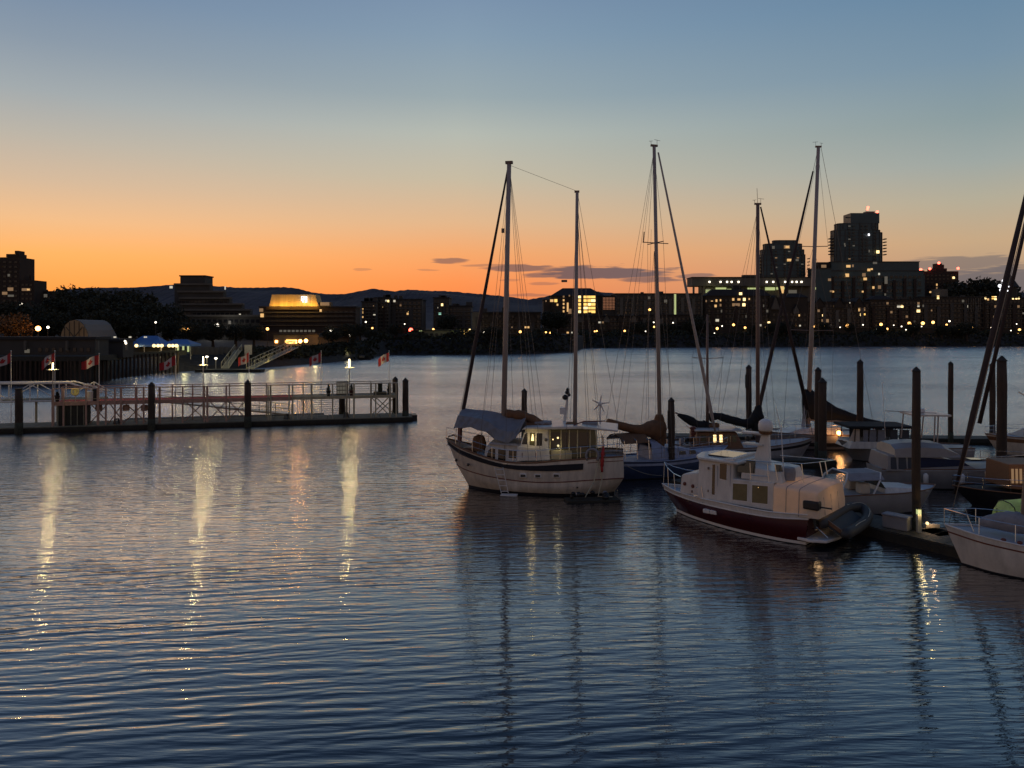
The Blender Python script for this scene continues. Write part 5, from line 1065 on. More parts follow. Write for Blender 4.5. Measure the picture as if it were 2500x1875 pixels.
# radar pole and wind generator
P0, P1 = FA.L3(1377,1038,-.6), FA.L3(1386,962,-.6); obj('radar_pole', MB().tube([P0, P1], [.09,.06], 8), MT['trim'], K)
for px, py, r_ in ((1380,970,.17),(1385,958,.13),(1386,951,.10),(1389,964,.1)): obj('pole_fitting', MB().ball(FA.L3(px, py, -.6), r_, .9), MT['blackp'], K)
s_, l_, z_ = FA.L3(1374,1003,-.6); obj('pole_light', MB().box(s_-.15, s_+.15, -.72, -.48, z_-.18, z_+.18), MT['trim'], K, bevel=.03)
T0, T1 = FA.L3(1466,1036,.2), FA.L3(1465,990,.2); wt_ = obj('wind_generator', MB().tube([T0, T1], .04, 8), MT['trim'], K); hub = FA.L3(1465,986,.3); obj('hub', MB().ball(hub, .12), MT['trim'], wt_)
for k in range(5):
    a = R(98+72*k); d = Vector((math.cos(a), 0, math.sin(a))); q = Vector(hub); n_ = Vector((-math.sin(a), 0, math.cos(a)))
    mb = MB().add([q+d*.05-n_*.05, q+d*.05+n_*.05, q+d*.47+n_*.025, q+d*.47-n_*.02]+[v+Vector((0,.03,0)) for v in (q+d*.05-n_*.05, q+d*.05+n_*.05, q+d*.47+n_*.025, q+d*.47-n_*.02)], [(0,1,2,3),(7,6,5,4),(0,4,5,1),(1,5,6,2),(2,6,7,3),(3,7,4,0)]); obj('blade', mb, MT['trim'], wt_)
obj('stern_arch', MB().tube([FA.L3(1400,1038,1.0), FA.L3(1425,1029,1.0), FA.L3(1478,1028,1.0)], .035, 6), MT['redbr'], K)
# ladder, fender ring, ensign, ropes
lad = empty('boarding_ladder', (0,0,0)); lad.parent = K
for px0, px1 in ((1207,1224),(1228,1241)): obj('rail', MB().tube([FA.L3(px0,1141,1.78), FA.L3(px1,1204,1.72)], .022, 6), MT['trim'], lad)
for k in range(5): f_ = k/4.5; obj('rung', MB().tube([FA.L3(1208+17*f_,1146+60*f_,1.79-.05*f_), FA.L3(1229+12*f_,1146+60*f_,1.79-.05*f_)], .02, 6), MT['trim'], lad)
obj('swim_step', MB().box(L(1262,1208,1.9)[0], L(1222,1208,1.9)[0], 1.55, 2.0, .02, .07), MT['trim'], K)
c_ = FA.L3(1446,1113,1.62); obj('horseshoe_buoy', MB().tube([(c_[0]+.32*math.cos(R(t)), 1.62, c_[2]+.36*math.sin(R(t))) for t in range(-40, 221, 20)], .07, 8), MT['greycanvas'], K, smooth=True)
fe = obj('ensign_staff', MB().tube([FA.L3(1478,1118,1.3), FA.L3(1470,1062,1.3)], .025, 6), MT['redbr'], K); lumpy(fe, [FA.L3(1473,1090,1.36), FA.L3(1471,1112,1.6), FA.L3(1469,1152,1.62)], [.05,.09,.07], 'red', 'ensign', amp=.3)
s0, z0_ = L(1486,1147,1.48); name_ = MB()
for k in range(6): name_.box(s0-k*.11, s0-k*.11+.05+.03*(k%2), 1.40, 1.475, z0_-.05, z0_+.05)
anc = obj('anchor', MB().tube([FA.L3(1094,1066,0), FA.L3(1108,1062,0), FA.L3(1115,1066,0)], .05, 6), MT['spard'], K)
s_, z_ = L(1168,1074,.5); obj('windlass', MB().lathe((s_, .3, z_-.6), [(.35,0),(.42,.4),(.3,.75),(.1,.85)], 10), MT['brown'], K)
s_, z_ = L(1192,1100,0.6); obj('deck_locker', MB().box(s_+.8, s_+1.5, -.4, .5, z_-.5, z_+.1), MT['teak'], K, bevel=.05)
for px, py in ((1436,1205),(1420,1200),(1450,1210)): pass
# tangled gear on a small raft under the quarter
p = G(1437, 1222); rt = empty('work_raft', (p.x, p.y, 0), R(8), 'small dark work raft with heaped gear under the quarter of the ketch', 'raft')
obj('planks', MB().box(-1.2,1.5,-.5,.4,-.15,.10), MT['float_'], rt)
for k in range(9): obj('gear', MB().ball((U(-.9,1.1), U(-.3,.2), .12+U(.05,.3)), U(.09,.2), U(.6,1.1), 8), MT[['blackp','greycanvas','blackp','blackp'][k%4]], rt)
obj('rope_fall', MB().tube([(.6,.35,1.9),(.75,.2,1.0),(.5,0,.2),(1.2,-.2,.2)], .03, 5), MT['olive'], rt); obj('rope_fall', MB().tube([(.6,.35,1.9),(.3,.1,.9),(-.2,-.1,.2)], .03, 5), MT['olive'], rt)
def moor(parent, a, b_, sag=.25, r_=.018): 
    a, b_ = Vector(a), Vector(b_); obj('mooring_line', MB().tube([a.lerp(b_, t)-Vector((0,0,sag*4*t*(1-t))) for t in [i/8 for i in range(9)]], r_, 5), MT['canvas2'], parent)
def fender(parent, s_, l, z, m='trim'): obj('fender', MB().lathe((s_,l,z-.3), [(.04,-.04),(.11,.03),(.125,.15),(.125,.42),(.11,.52),(.04,.58),(.02,.7)], 10), MT[m], parent, smooth=True)
for s_, z_ in ((-.6,.9),(2.0,.95),(-3.0,1.0)): fender(K, s_, -1.95, z_)
moor(K, (-3.8,-1.2,1.6), (-6.4,-2.8,.4)); moor(K, (4.4,-.3,2.4), (2.5,-4.4,.45), .5)
for i, s_ in enumerate((-1.5,.3,1.9)): obj('cleat', MB().box(s_-.12, s_+.12, 1.60, 1.68, 1.62+.0, 1.67), MT['steel'], K)
obj('scupper_stain', MB().box(-.4,-.36,1.775,1.79,.7,1.0), MT['redbr'], K) if False else None
# ---------------------------------------------------------------- generic hulls and rigs
def ghull(F, K_, Ln, B, zb, zm, zs, m, wlm='antifoul', sf=.7, rake=.9, over=.5, deckm='white', drop=.06, stripe=None, fine=.62, flare=.86, bulge=.06, rimm='teak', zw=.06):
    n = 11; T = [i/(n-1) for i in range(n)]
    def hb(t, B_): 
        k = min(1, t/.52); v = (1-(1-k)**2)**fine; 
        if t > .52: v *= 1-(1-sf)*((t-.52)/.48)**2
        return B_/2*v
    zz = lambda t: zb*(1-t)**2*1.0 + zm*2*t*(1-t)*1.0 + zs*t*t if False else (zm + (zb-zm)*(max(0, 1-t/.6))**1.7 + (zs-zm)*(max(0, (t-.6)/.4))**1.5)
    sh = [(Ln/2-Ln*t, hb(t, B), zz(t)) for t in T]
    w_ = [(Ln/2-rake-(Ln-rake-over)*t, hb(t, B*flare), zw) for t in T]
    k_ = [(a*.95, b_*.7, -.5) for a, b_, c_ in w_]
    skin(K_, 'topsides', sh, w_, m, sub=4, bulge=bulge); skin(K_, 'bottom', w_, k_, wlm); deck_(K_, sh, drop, deckm); rim(K_, sh, .03, rimm)
    if stripe:
        f0, f1, sm_ = stripe; mx = lambda f: [(a[0]+(b_[0]-a[0])*f, a[1]+(b_[1]-a[1])*f + bulge*math.sin(math.pi*f)*min(1,a[1]), a[2]+(b_[2]-a[2])*f) for a, b_ in zip(sh, w_)]
        skin(K_, 'sheer_stripe', mx(f0), mx(f1), sm_, off=.012, stern=False)
    return sh
def shrouds(K_, top, half, s0, zd, spreads=(), zend=.5, extra=()):
    tx, ty, tz = top
    for sg in (1,-1):
        wire(K_, (tx, 0, tz-.1), (s0, sg*half, zd)); 
        for ds in extra: wire(K_, (tx, 0, tz-.3), (s0+ds, sg*half*.95, zd), .008)
# ---------------------------------------------------------------- C: red-hulled trawler
FC = Fr(10.36, 33.37, 138); Tn = FC.empty('trawler', 'small white trawler with maroon hull, beige cockpit canvas and a radar dome', 'motor boat')
sheer = rowpx(FC, [(1617,1181,0),(1650,1199,.75),(1700,1214,1.25),(1760,1227,1.6),(1824,1240,1.78),(1892,1251,1.8),(1972,1257,1.6)])
band = rowpx(FC, [(1622,1194,0),(1652,1209,.72),(1702,1226,1.22),(1762,1241,1.58),(1826,1254,1.77),(1894,1264,1.79),(1974,1268,1.58)])
wl = rowpx(FC, [(1652,1259,0),(1688,1269,.62),(1742,1283,1.12),(1800,1297,1.42),(1862,1311,1.55),(1915,1321,1.55),(1968,1334,1.42)], zfix=.15)
w2 = [(a, b_-.01, .03) for a, b_, c_ in wl]; kl = [(a*.96, b_*.75, -.5) for a, b_, c_ in wl]
skin(Tn, 'bulwark', sheer, band, 'white', sub=2); skin(Tn, 'topsides', band, wl, 'maroon', sub=4, bulge=.07); skin(Tn, 'boot_stripe', wl, w2, 'trim', off=.015); skin(Tn, 'bottom', w2, kl, 'antifoul')
deck_(Tn, sheer, .12, 'greydeck'); rim(Tn, sheer, .035, 'trim', name='cap_rail'); rim(Tn, band, .03, 'trim', name='rub_rail')
L = lambda px, py, l: FC.loc(px, py, l)
for px, py in ((1725,1248),(1742,1251)):
    s_, z_ = L(px, py, 1.45); hbq = np.interp(-s_, [-a[0] for a in wl], [a[1] for a in wl]); obj('hull_port', MB().box(s_-.16, s_+.16, 1.0, 1.505, z_-.09, z_+.09), MT['trim'], Tn, bevel=.03)
pl = [L(1664,1203,.8), L(1665,1160,.8), L(1672,1156,.8), L(1708,1153,.8), L(1708,1212,.8)]
o, f0 = cabin(Tn, 'trunk_cabin', pl, .98, .84, 'white', bevel=.06)
for px, py in ((1672,1181),(1692,1187)): s_, z_ = L(px, py, .9); obj('deck_port', MB().ball((s_, f0(0,z_)-.02, z_), .09), MT['redbr'], Tn)
HB = 1.30
a_, b_ = L(1703,1216,HB), L(1889,1247,HB); t_, u_ = L(1790,1169,HB), L(1889,1179,HB); v_ = L(1706,1123,HB)
pl = [a_, v_, L(1790,1120,HB), t_, u_, b_]
o, f = cabin(Tn, 'deckhouse', pl, 1.36, 1.26, 'white', bevel=.03)
for pts, m in [([(1739,1206),(1739,1134),(1746,1134),(1746,1208)],'glass'),([(1757,1168),(1757,1132),(1774,1133),(1774,1172)],'glass'),([(1790,1219),(1790,1180),(1825,1182),(1825,1223)],'clear'),([(1837,1226),(1837,1184),(1875,1187),(1875,1230)],'clear')]:
    for sg in (1,-1): pane(Tn, f, [L(x, y, HB) for x, y in pts], m, sg, frame='trim', fw=.035)
d0, d1 = L(1728,1221,HB), L(1752,1128,HB); obj('door', MB().box(d1[0], d0[0], 1.30, 1.325, d0[1]+.05, d1[1]-.02), MT['white'], Tn) if False else None
for px in (1752, 1783): s_, z_ = L(px, 1170, HB); z0_ = L(px, 1222, HB)[1]; obj('door_seam', MB().box(s_-.012, s_+.012, f(0,z_)-.01, f(0,z_)+.016, z0_, z_+.6), MT['greydeck'], Tn)
rl = MB().tube([(L(1705,1186,HB)[0], f(0,L(1705,1186,HB)[1])+.03, L(1705,1186,HB)[1]), (L(1886,1206,HB)[0]*0+L(1784,1194,HB)[0], f(0,L(1784,1194,HB)[1])+.03, L(1784,1194,HB)[1])], .012, 5)
for px, py in ((1730,1143),(1730,1198),(1690,1200)): s_, z_ = L(px, py, HB); obj('hinge', MB().box(s_-.03, s_+.03, 1.29, 1.35, z_-.05, z_+.05), MT['spard'], Tn)
light((L(1858,1205,1)[0], .6, L(1858,1205,1)[1]), 1.2, (1,.8,.3), .1, Tn)
obj('saloon_lamp', MB().ball((L(1852,1190,HB)[0], f(0,L(1852,1190,HB)[1])+.0, L(1852,1190,HB)[1]), .022), EM['warm'], Tn)
# roof, skylight and upper helm
zr0 = L(1706,1122,HB)[1]; sf_, sb_ = L(1697,1120,HB)[0]+.15, L(1800,1118,HB)[0]-.1
obj('wheelhouse_roof', MB().plan([(sf_,-.9),(sf_+.25,0),(sf_,.9),(sf_-.35,1.38),(sb_,1.42),(sb_,-1.42),(sf_-.35,-1.38)], zr0+.004, zr0+.12), MT['white'], Tn, bevel=.03)
obj('skylight', MB().box(sb_+.35, sf_-.5, -.75, .75, zr0+.124, zr0+.19), MT['glass'], Tn, bevel=.02)
zt_, zb_ = zr0-.02, L(1800,1170,HB)[1]
o, fu = cabin(Tn, 'upper_helm', [(sb_-.003, zb_+.02), (sb_-.003, zt_), (L(1905,1120,1.1)[0], zt_-.12), (L(1912,1166,1.1)[0], zb_+.02)], 1.2, 1.08, 'white', bevel=.05)
for pts in ([(1801,1152),(1801,1138),(1820,1132),(1822,1154)],[(1822,1154),(1820,1122),(1843,1124),(1843,1155)]): pane(Tn, fu, [L(x, y, 1.12) for x, y in pts], 'glass', 1)
pane(Tn, fu, [L(x, y, 1.12) for x, y in ((1892,1152),(1890,1134),(1906,1136),(1910,1152))], 'glass', 1)
# radar mast with dome
sm_, zm_ = L(1868,1108,0); sm_ += .1
obj('radar_mast', MB().prism([(sm_+.45,zr0-.1),(sm_+.02,L(1868,1060,0)[1]),(sm_-.30,L(1868,1060,0)[1]),(sm_-.35,zr0-.1)], -.10, .10), MT['white'], Tn, bevel=.03)
for py, w_ in ((1056,.55),(1083,.5)): z_ = L(1840,py,0)[1]; obj('mast_arm', MB().box(sm_-.05, sm_+w_+.35, -.22, .22, z_-.05, z_+.03), MT['white'], Tn, bevel=.02)
z_ = L(1860,1052,0)[1]; obj('radar_dome', MB().lathe((sm_-.12,0,z_), [(.24,0),(.30,.07),(.31,.28),(.27,.43),(.15,.52),(.02,.55)], 18), MT['trim'], Tn, smooth=True); obj('dome_base', MB().lathe((sm_-.12,0,z_-.12), [(.26,0),(.3,.117)], 16), MT['brown'], Tn)
obj('searchlight', MB().ball((sm_+.7, 0, L(1840,1072,0)[1]), .12), MT['blackp'], Tn)
obj('whip_antenna', MB().tube([FC.L3(1914,1168,.8), FC.L3(1908,1060,.8), FC.L3(1893,985,.8)], [.025,.018,.008], 6), MT['trim'], Tn)
obj('seat_pod', MB().lathe((L(1925,1170,.5)[0],.5,L(1925,1170,.5)[1]-.02), [(.28,0),(.3,.35),(.25,.52)], 12), MT['greycanvas'], Tn)
# upper deck rails
def railp(pts, r_=.018, m='steel', name='guard_rail'): obj(name, MB().tube(pts, r_, 6), MT[m], Tn)
top = [FC.L3(1797,1121,1.3), FC.L3(1875,1128,1.3), FC.L3(1962,1132,1.3), FC.L3(2000,1128,.5), FC.L3(2036,1123,-1.2)]; railp(top)
top2 = [(x, -y if i < 4 else y, z) for i, (x, y, z) in enumerate(top)]; railp([FC.L3(1905,1112,-1.3), FC.L3(2036,1123,-1.2)])
for a, b_ in (((1831,1130,1.3),(1833,1172,1.3)),((1874,1133,1.3),(1876,1173,1.3)),((1957,1132,1.3),(1962,1178,1.3)),((2001,1128,.5),(2008,1162,.5)),((2014,1127,0),(2020,1158,0)),((1892,1134,1.3),(1898,1172,1.3))): railp([FC.L3(*a), FC.L3(*b_)], .02)
railp([FC.L3(1832,1160,1.3), FC.L3(1876,1163,1.3)], .012)
bow = [FC.L3(1622,1128,0), FC.L3(1630,1142,.25), FC.L3(1645,1156,.6), FC.L3(1662,1164,.9)]; railp(bow); railp([(x, -y, z) for x, y, z in bow])
for (px, py, l), (qx, qy, q) in (((1622,1128,0),(1620,1180,0)),((1630,1142,.25),(1632,1188,.35)),((1645,1156,.6),(1648,1196,.7))): railp([FC.L3(px,py,l), FC.L3(qx,qy,q)], .015)
for pts in ([(1700,1190,1.28),(1712,1186,1.34),(1716,1214,1.4)],): railp([FC.L3(*p_) for p_ in pts], .012)
# cockpit canvas
s0_, zt2 = L(1891,1184,1.5); zb2 = L(1905,1254,1.68)[1]; s1_ = -3.78
prof = [(s0_+.02, zb2), (s0_-.01, zt2-.12), (s0_-.15, zt2), (s1_+.35, zt2-.05), (s1_+.08, zt2-.25), (s1_-.12, zb2+.1)]
n_ = 14; rows_ = []
def crossp(s_, ztop, half):
    out = []
    for y, z in ((half+.07, zb2), (half+.03, zb2+.35), (half+.0, ztop-.13), (half-.05, ztop-.03), (half-.16, ztop+.015), (half*.4, ztop+.06), (-half*.4, ztop+.06), (-half+.16, ztop+.015), (-half+.05, ztop-.03), (-half, ztop-.13), (-half-.03, zb2+.35), (-half-.07, zb2)): out.append((s_, y, z))
    return out
for i in range(n_):
    f_ = i/(n_-1); s_ = s0_+(s1_-s0_)*f_; w_ = 1.60-.08*max(0, f_-.6)/.4; zt3 = zt2-.03*f_; zc = zt3-(.07 if i == n_-1 else 0)
    rows_.append([(x, y+.012*math.sin(i*.9)*(1 if y > 0 else -1), z) for j, (x, y, z) in enumerate(crossp(s_, zc, w_))])
mb = MB().sheet(rows_)
back = [(s1_-.10, y*.97, z) if z < zt2-.4 else (s1_-.02, y*.97, z) for x, y, z in rows_[-1]]; mb.sheet([rows_[-1], back]); mb.add(back, [tuple(range(len(back)))]); fr_ = rows_[0]; mb.add(fr_, [tuple(reversed(range(len(fr_))))])
cc = obj('cockpit_canvas', mb, MT['canvas'], Tn, smooth=True); 
for f_ in (.33, .66): i = int(f_*(n_-1)); obj('canvas_seam', MB().tube([(p_[0], p_[1]*1.004+.006*(1 if p_[1]>0 else -1), p_[2]+.006) for p_ in rows_[i]], .014, 5), MT['greycanvas'], cc)
for y_ in (.9, .1, -.7): obj('canvas_seam', MB().tube([(s1_-.115,y_,zb2+.05),(s1_-.05,y_,zt2-.35)], .014, 5), MT['greycanvas'], cc)
light((s1_+.55, -.1, zb2+.6), 9, (1,.62,.30), .25, Tn); light((s1_+1.4, .2, zb2+.6), 9, (1,.62,.30), .25, Tn)  # unseen lamps added under the canvas to make it glow warm
# swim platform
obj('swim_platform', MB().plan([(-3.0,-1.55),(-3.0,1.55),(-3.55,1.62),(-4.1,1.3),(-4.28,.4),(-4.28,-.6),(-4.1,-1.5),(-3.55,-1.7)], .20, .32), MT['trim'], Tn, bevel=.03)
for y_ in (.9, -.4): obj('platform_strut', MB().tube([(-3.2,y_,.95),(-4.0,y_,.33)], .025, 6), MT['steel'], Tn)
for s_, z_ in ((1.4,.9),(-.8,.85),(-2.6,.9)): fender(Tn, s_, -1.95, z_)
moor(Tn, (3.2,-.4,1.3), (2.4,-3.2,.42), .4); moor(Tn, (-3.2,-1.5,1.2), (-4.6,-2.6,.42), .2)
for px in (1700,1800): q = FC.L3(px, 1212 if px == 1700 else 1232, 1.3); obj('cleat', MB().box(q[0]-.12,q[0]+.12,q[1]-.02,q[1]+.03,q[2]+.02,q[2]+.07), MT['steel'], Tn)
# outboard on the rail
ob = FC.L3(1983,1236,1.5); om = empty('outboard_motor', FC.w(-3.55, 1.45, ob[2]), FC.a, 'black outboard motor clamped to the stern rail of the trawler', 'outboard motor')
obj('cowling', MB().box(-.34,.30,-.2,.2,-.14,.22), MT['blackp'], om, bevel=.07); obj('leg', MB().tube([(-.05,0,-.12),(-.15,0,-.85)], [.08,.05], 8), MT['blackp'], om); obj('tiller', MB().tube([(-.3,0,0),(-.75,-.1,-.02)], .03, 6), MT['blackp'], om); obj('propeller', MB().lathe((-.15,0,-.95), [(.02,0),(.14,.05),(.02,.1)], 8), MT['steel'], om)
obj('stern_rail', MB().tube([(-3.35,1.5,1.35),(-3.6,1.2,1.62),(-3.6,-1.3,1.62),(-3.35,-1.55,1.35)], .02, 6), MT['steel'], Tn)
for k in range(4): obj('rail_post', MB().tube([(-3.6,1.1-k*.75,1.62),(-3.45,1.1-k*.75+.2,1.2)], .015, 5), MT['steel'], Tn)
# inflatable dinghy hung behind the platform
dg = empty('inflatable_dinghy', FC.w(-4.0, -.65, .36), FC.a, 'grey inflatable dinghy propped across the swim platform of the trawler', 'dinghy')
ring = []
for k in range(25):
    t_ = k/24; a = math.pi*(t_*1.0)-math.pi/2
    ring.append((0,0,0))
tub = [(-.72,1.9,.30),(-.74,.8,.26),(-.72,-.6,.28),(-.60,-1.5,.40),(-.22,-2.05,.55),(.14,-1.5,.62),(.20,-.6,.62),(.20,.8,.56),(.18,1.9,.54)]
P_ = crv(tub, 34); obj('tube', MB().tube(P_, [.10 if i in (0,33) else .215 for i in range(34)], 12), MT['rubber'], dg, smooth=True)
obj('floor', MB().add([(-.60,1.6,.14),(.12,1.6,.58),(.12,-1.3,.66),(-.5,-1.3,.26),(-.57,1.6,.09),(.15,1.6,.53),(.15,-1.3,.61),(-.47,-1.3,.21)], [(0,1,2,3),(7,6,5,4),(0,4,5,1),(2,6,7,3),(1,5,6,2),(3,7,4,0)]), MT['rubber'], dg)
obj('transom', MB().add([(-.72,1.45,.25),(.15,1.45,.75),(.15,1.52,.75),(-.72,1.52,.25),(-.62,1.45,.05),(.22,1.45,.52),(.22,1.52,.52),(-.62,1.52,.05)], [(0,1,2,3),(7,6,5,4),(0,4,5,1),(2,6,7,3),(1,5,6,2),(3,7,4,0)]), MT['teak'], dg)
obj('grab_line', MB().tube([(x-.1, y, z+.2+.03*math.sin(i)) for i, (x, y, z) in enumerate(P_[4:24])], .012, 5), MT['pale'], dg)
# ---------------------------------------------------------------- B: blue sailboat
FB = Fr(9.4, 45.0, 20); B_ = FB.empty('sailboat', 'blue sailboat with brown sail cover moored behind the ketch', 'sailing boat')
ghull(FB, B_, 8.6, 2.9, 1.45, 1.05, 1.15, 'bluehull', deckm='bluedeck', stripe=(.12,.26,'bluedeck'), rimm='bluedeck')
o, f = cabin(B_, 'coachroof', [(-1.6,1.0),(-1.5,1.75),(.6,1.62),(2.2,1.22),(2.3,1.0)], .95, .75, 'bluedeck', bevel=.06)
for a in (-1.2,-.5,.25,.95): pane(B_, f, [(a,1.25),(a+.03,1.48),(a+.45,1.45),(a+.48,1.25)], 'glass', -1)
mbp, mtp = FB.L3(1612,1100,0), FB.L3(1597,358,0); mast_(B_, mbp, mtp, .13, .10); masthead(B_, mtp)
sp = FB.L3(1600,593,0); obj('spreader', MB().tube([(sp[0],-.9,sp[2]),(sp[0],.9,sp[2])], .03, 6), MT['spard'], B_); obj('spreader', MB().tube([(sp[0]-.75,.15,sp[2]+.03),(sp[0]+.8,-.15,sp[2]-.03)], .028, 6), MT['spard'], B_); obj('flag_stick', MB().tube([(sp[0]-.75,.15,sp[2]),(sp[0]-.68,.15,sp[2]+.65)], .03, 6), MT['spard'], B_)
for l in (.9,-.9): wire(B_, (mtp[0],0,mtp[2]-.4), (sp[0],l,sp[2])); wire(B_, (sp[0],l,sp[2]), (mbp[0],l*1.5,1.2)); wire(B_, (mtp[0],0,sp[2]-.5), (mbp[0]+.5,l*1.45,1.2)); wire(B_, (mtp[0],0,sp[2]-.5), (mbp[0]-.7,l*1.45,1.2))
for l in (.5,-.5): wire(B_, (mtp[0],0,mtp[2]-.2), (-4.2,l*1.4,1.2), .010, 'backstay')
wire(B_, (mtp[0],0,mtp[2]-.2), (-3.2,0,1.4), .008, 'topping_lift')
wire(B_, FB.L3(1596,380,.1), (mbp[0]+.35,.1,1.5), .008, 'halyard')
wire(B_, FB.L3(1590,560,.1), (mbp[0]-.75,.5,1.5), .008, 'halyard')
f0, f1 = FB.L3(1607,372,0), FB.L3(1747,1058,0); obj('furled_headsail', MB().tube([f0, tuple(np.array(f0)*.5+np.array(f1)*.5), tuple(np.array(f0)*.08+np.array(f1)*.92), f1], [.05,.085,.11,.05], 8), MT['furlp'], B_, smooth=True)
lumpy(B_, [FB.L3(1484,1030,0), FB.L3(1520,1041,0), FB.L3(1560,1050,0), FB.L3(1590,1048,0), FB.L3(1607,1050,0)], [.22,.26,.32,.52,.70], 'brown', seed=3, amp=.06)
lumpy(B_, [FB.L3(1609,1012,0), FB.L3(1610,1050,0), FB.L3(1609,1100,0)], [.22,.45,.30], 'brown', 'mast_cover', amp=.06)
ws = [(-3.4+.25*k, 0, 0) for k in range(2)]
for s_ in (-3.5,-2.7,-1.9):
    obj('bimini_hoop', MB().tube([(s_,-1.15,1.2),(s_,-1.0,2.25),(s_,0,2.55),(s_,1.0,2.25),(s_,1.15,1.2)], .025, 6), MT['steel'], B_)
obj('bimini', MB().sheet([[(s_,y,z+.03) for y, z in ((-1.05,2.1),(-.6,2.42),(0,2.56),(.6,2.42),(1.05,2.1))] for s_ in (-3.6,-2.7,-1.8)], thick=.03), MT['brown'], B_, smooth=True)
obj('sprayhood', MB().sheet([[(s_,y,z) for y, z in ((-.95,1.2),(-.8,zz*.9),(0,zz),(.8,zz*.9),(.95,1.2))] for s_, zz in ((-1.6,2.2),(-1.0,2.15),(-.3,1.65))], thick=.02), MT['bluedeck'], B_, smooth=True)
stanchions(B_, [(4.3-8.6*t, 1.35*min(1,(1-(1-min(1,t/.5))**2)**.6), 1.35-.25*t) for t in [i/8 for i in range(9)]], .6, 8)
# ---------------------------------------------------------------- E: small ketch with lit cabin
FE = Fr(15.3, 49.6, 0); E_ = FE.empty('motor_sailer', 'motor sailer with two lit cabin windows and black boom covers', 'sailing boat')
ghull(FE, E_, 9.6, 3.0, 1.5, 1.0, 1.2, 'greydeck', deckm='greydeck', stripe=(.15,.3,'antifoul'))
o, f = cabin(E_, 'wheelhouse', [FE.loc(1700,1098,-1.1), FE.loc(1704,1056,-1.1), FE.loc(1800,1056,-1.1), FE.loc(1818,1098,-1.1)], 1.15, 1.0, 'teak', bevel=.05)
for x0, x1, m in ((1712,1724,'clear'),(1742,1749,'hot'),(1757,1764,'hot'),(1732,1738,'glass'),(1772,1782,'glass'),(1788,1798,'clear')): pane(E_, f, [FE.loc(x0,1080,-1.08), FE.loc(x0,1062,-1.08), FE.loc(x1,1062,-1.08), FE.loc(x1,1080,-1.08)], m, -1)
a, b_ = FE.loc(1696,1054,-1.2), FE.loc(1812,1054,-1.2); obj('cabin_roof', MB().box(a[0], b_[0], -1.3, 1.3, a[1]+.02, a[1]+.14), MT['white'], E_, bevel=.04)
obj('raft_canister', MB().box(b_[0]-2.2, b_[0]-1.2, -.3, .3, a[1]+.145, a[1]+.42), MT['brown'], E_, bevel=.08)
mb_, mt_ = FE.L3(1727,1060,0), FE.L3(1727,768,0); mast_(E_, mb_, mt_, .11, .06, 'spard', 'mizzen_mast')
for l in (.9,-.9): z_ = FE.loc(1727,875,0)[1]; obj('spreader', MB().tube([(mt_[0],0,z_),(mt_[0]+l*1.15,0,z_+.05)], .025, 5), MT['spard'], E_); wire(E_, mt_, (mt_[0]+l*1.15,0,z_+.05)); wire(E_, (mt_[0]+l*1.15,0,z_+.05), (mt_[0]+l*.9,l,1.2)); wire(E_, (mt_[0],0,mt_[2]-.2), (mt_[0]-.2,l*1.4,1.1))
mb_, mt_ = FE.L3(1850,1095,0), FE.L3(1850,500,0); mast_(E_, mb_, mt_, .14, .11, 'spard', 'main_mast'); masthead(E_, mt_); obj('whip_antenna', MB().tube([mt_, (mt_[0]-.05,0,mt_[2]+1.1)], .015, 5), MT['wire'], E_)
for l in (1.4,-1.4): wire(E_, (mt_[0],0,mt_[2]-.3), (mt_[0]-1.2,l,1.1)); wire(E_, (mt_[0],0,mt_[2]-.3), (mt_[0]-3.2,l,1.1)); wire(E_, (mt_[0],0,mt_[2]-.3), (mt_[0]+.8,l,1.1)); wire(E_, (mt_[0],0,mt_[2]-3.5), (mt_[0]+.3,l,1.1))
f0, f1 = FE.L3(1857,505,0), FE.L3(1971,1000,0); obj('furled_headsail', MB().tube([f0, tuple(np.array(f0)*.5+np.array(f1)*.5), f1], [.05,.10,.15], 8), MT['furl'], E_, smooth=True); wire(E_, f1, (4.75,0,1.5), .02, 'forestay')
lumpy(E_, [FE.L3(1655,1012,0), FE.L3(1680,1024,0), FE.L3(1706,1038,0), FE.L3(1722,1040,0), FE.L3(1728,1030,0)], [.10,.26,.30,.38,.30], 'black', seed=5)
lumpy(E_, [FE.L3(1732,1020,0), FE.L3(1752,1016,0), FE.L3(1780,1024,0), FE.L3(1826,1034,0), FE.L3(1848,1020,0)], [.28,.26,.28,.30,.45], 'black', seed=6)
lumpy(E_, [FE.L3(1852,988,0), FE.L3(1849,1020,0), FE.L3(1850,1060,0)], [.14,.42,.40], 'black', 'mast_cover')
obj('boom', MB().tube([FE.L3(1648,1007,0), FE.L3(1690,1026,0)], .06, 8), MT['spar'], E_)
stanchions(E_, [(4.8-9.6*t, 1.4*min(1,(1-(1-min(1,t/.5))**2)**.6), 1.3-.2*t) for t in [i/8 for i in range(9)]], .6, 9)
for i in range(7): s_ = -4.2+i*.42; obj('deck_gear', MB().ball((s_, -.8+.3*(i%3), 1.35), U(.15,.3), 1.1, 8), MT[['greycanvas','blackp','brown'][i%3]], E_)
lumpy(E_, [FE.L3(1690,1042,-.9), FE.L3(1693,1052,-.9), FE.L3(1691,1066,-.9)], [.18,.2,.12], 'redbr', 'furled_ensign', amp=.2)
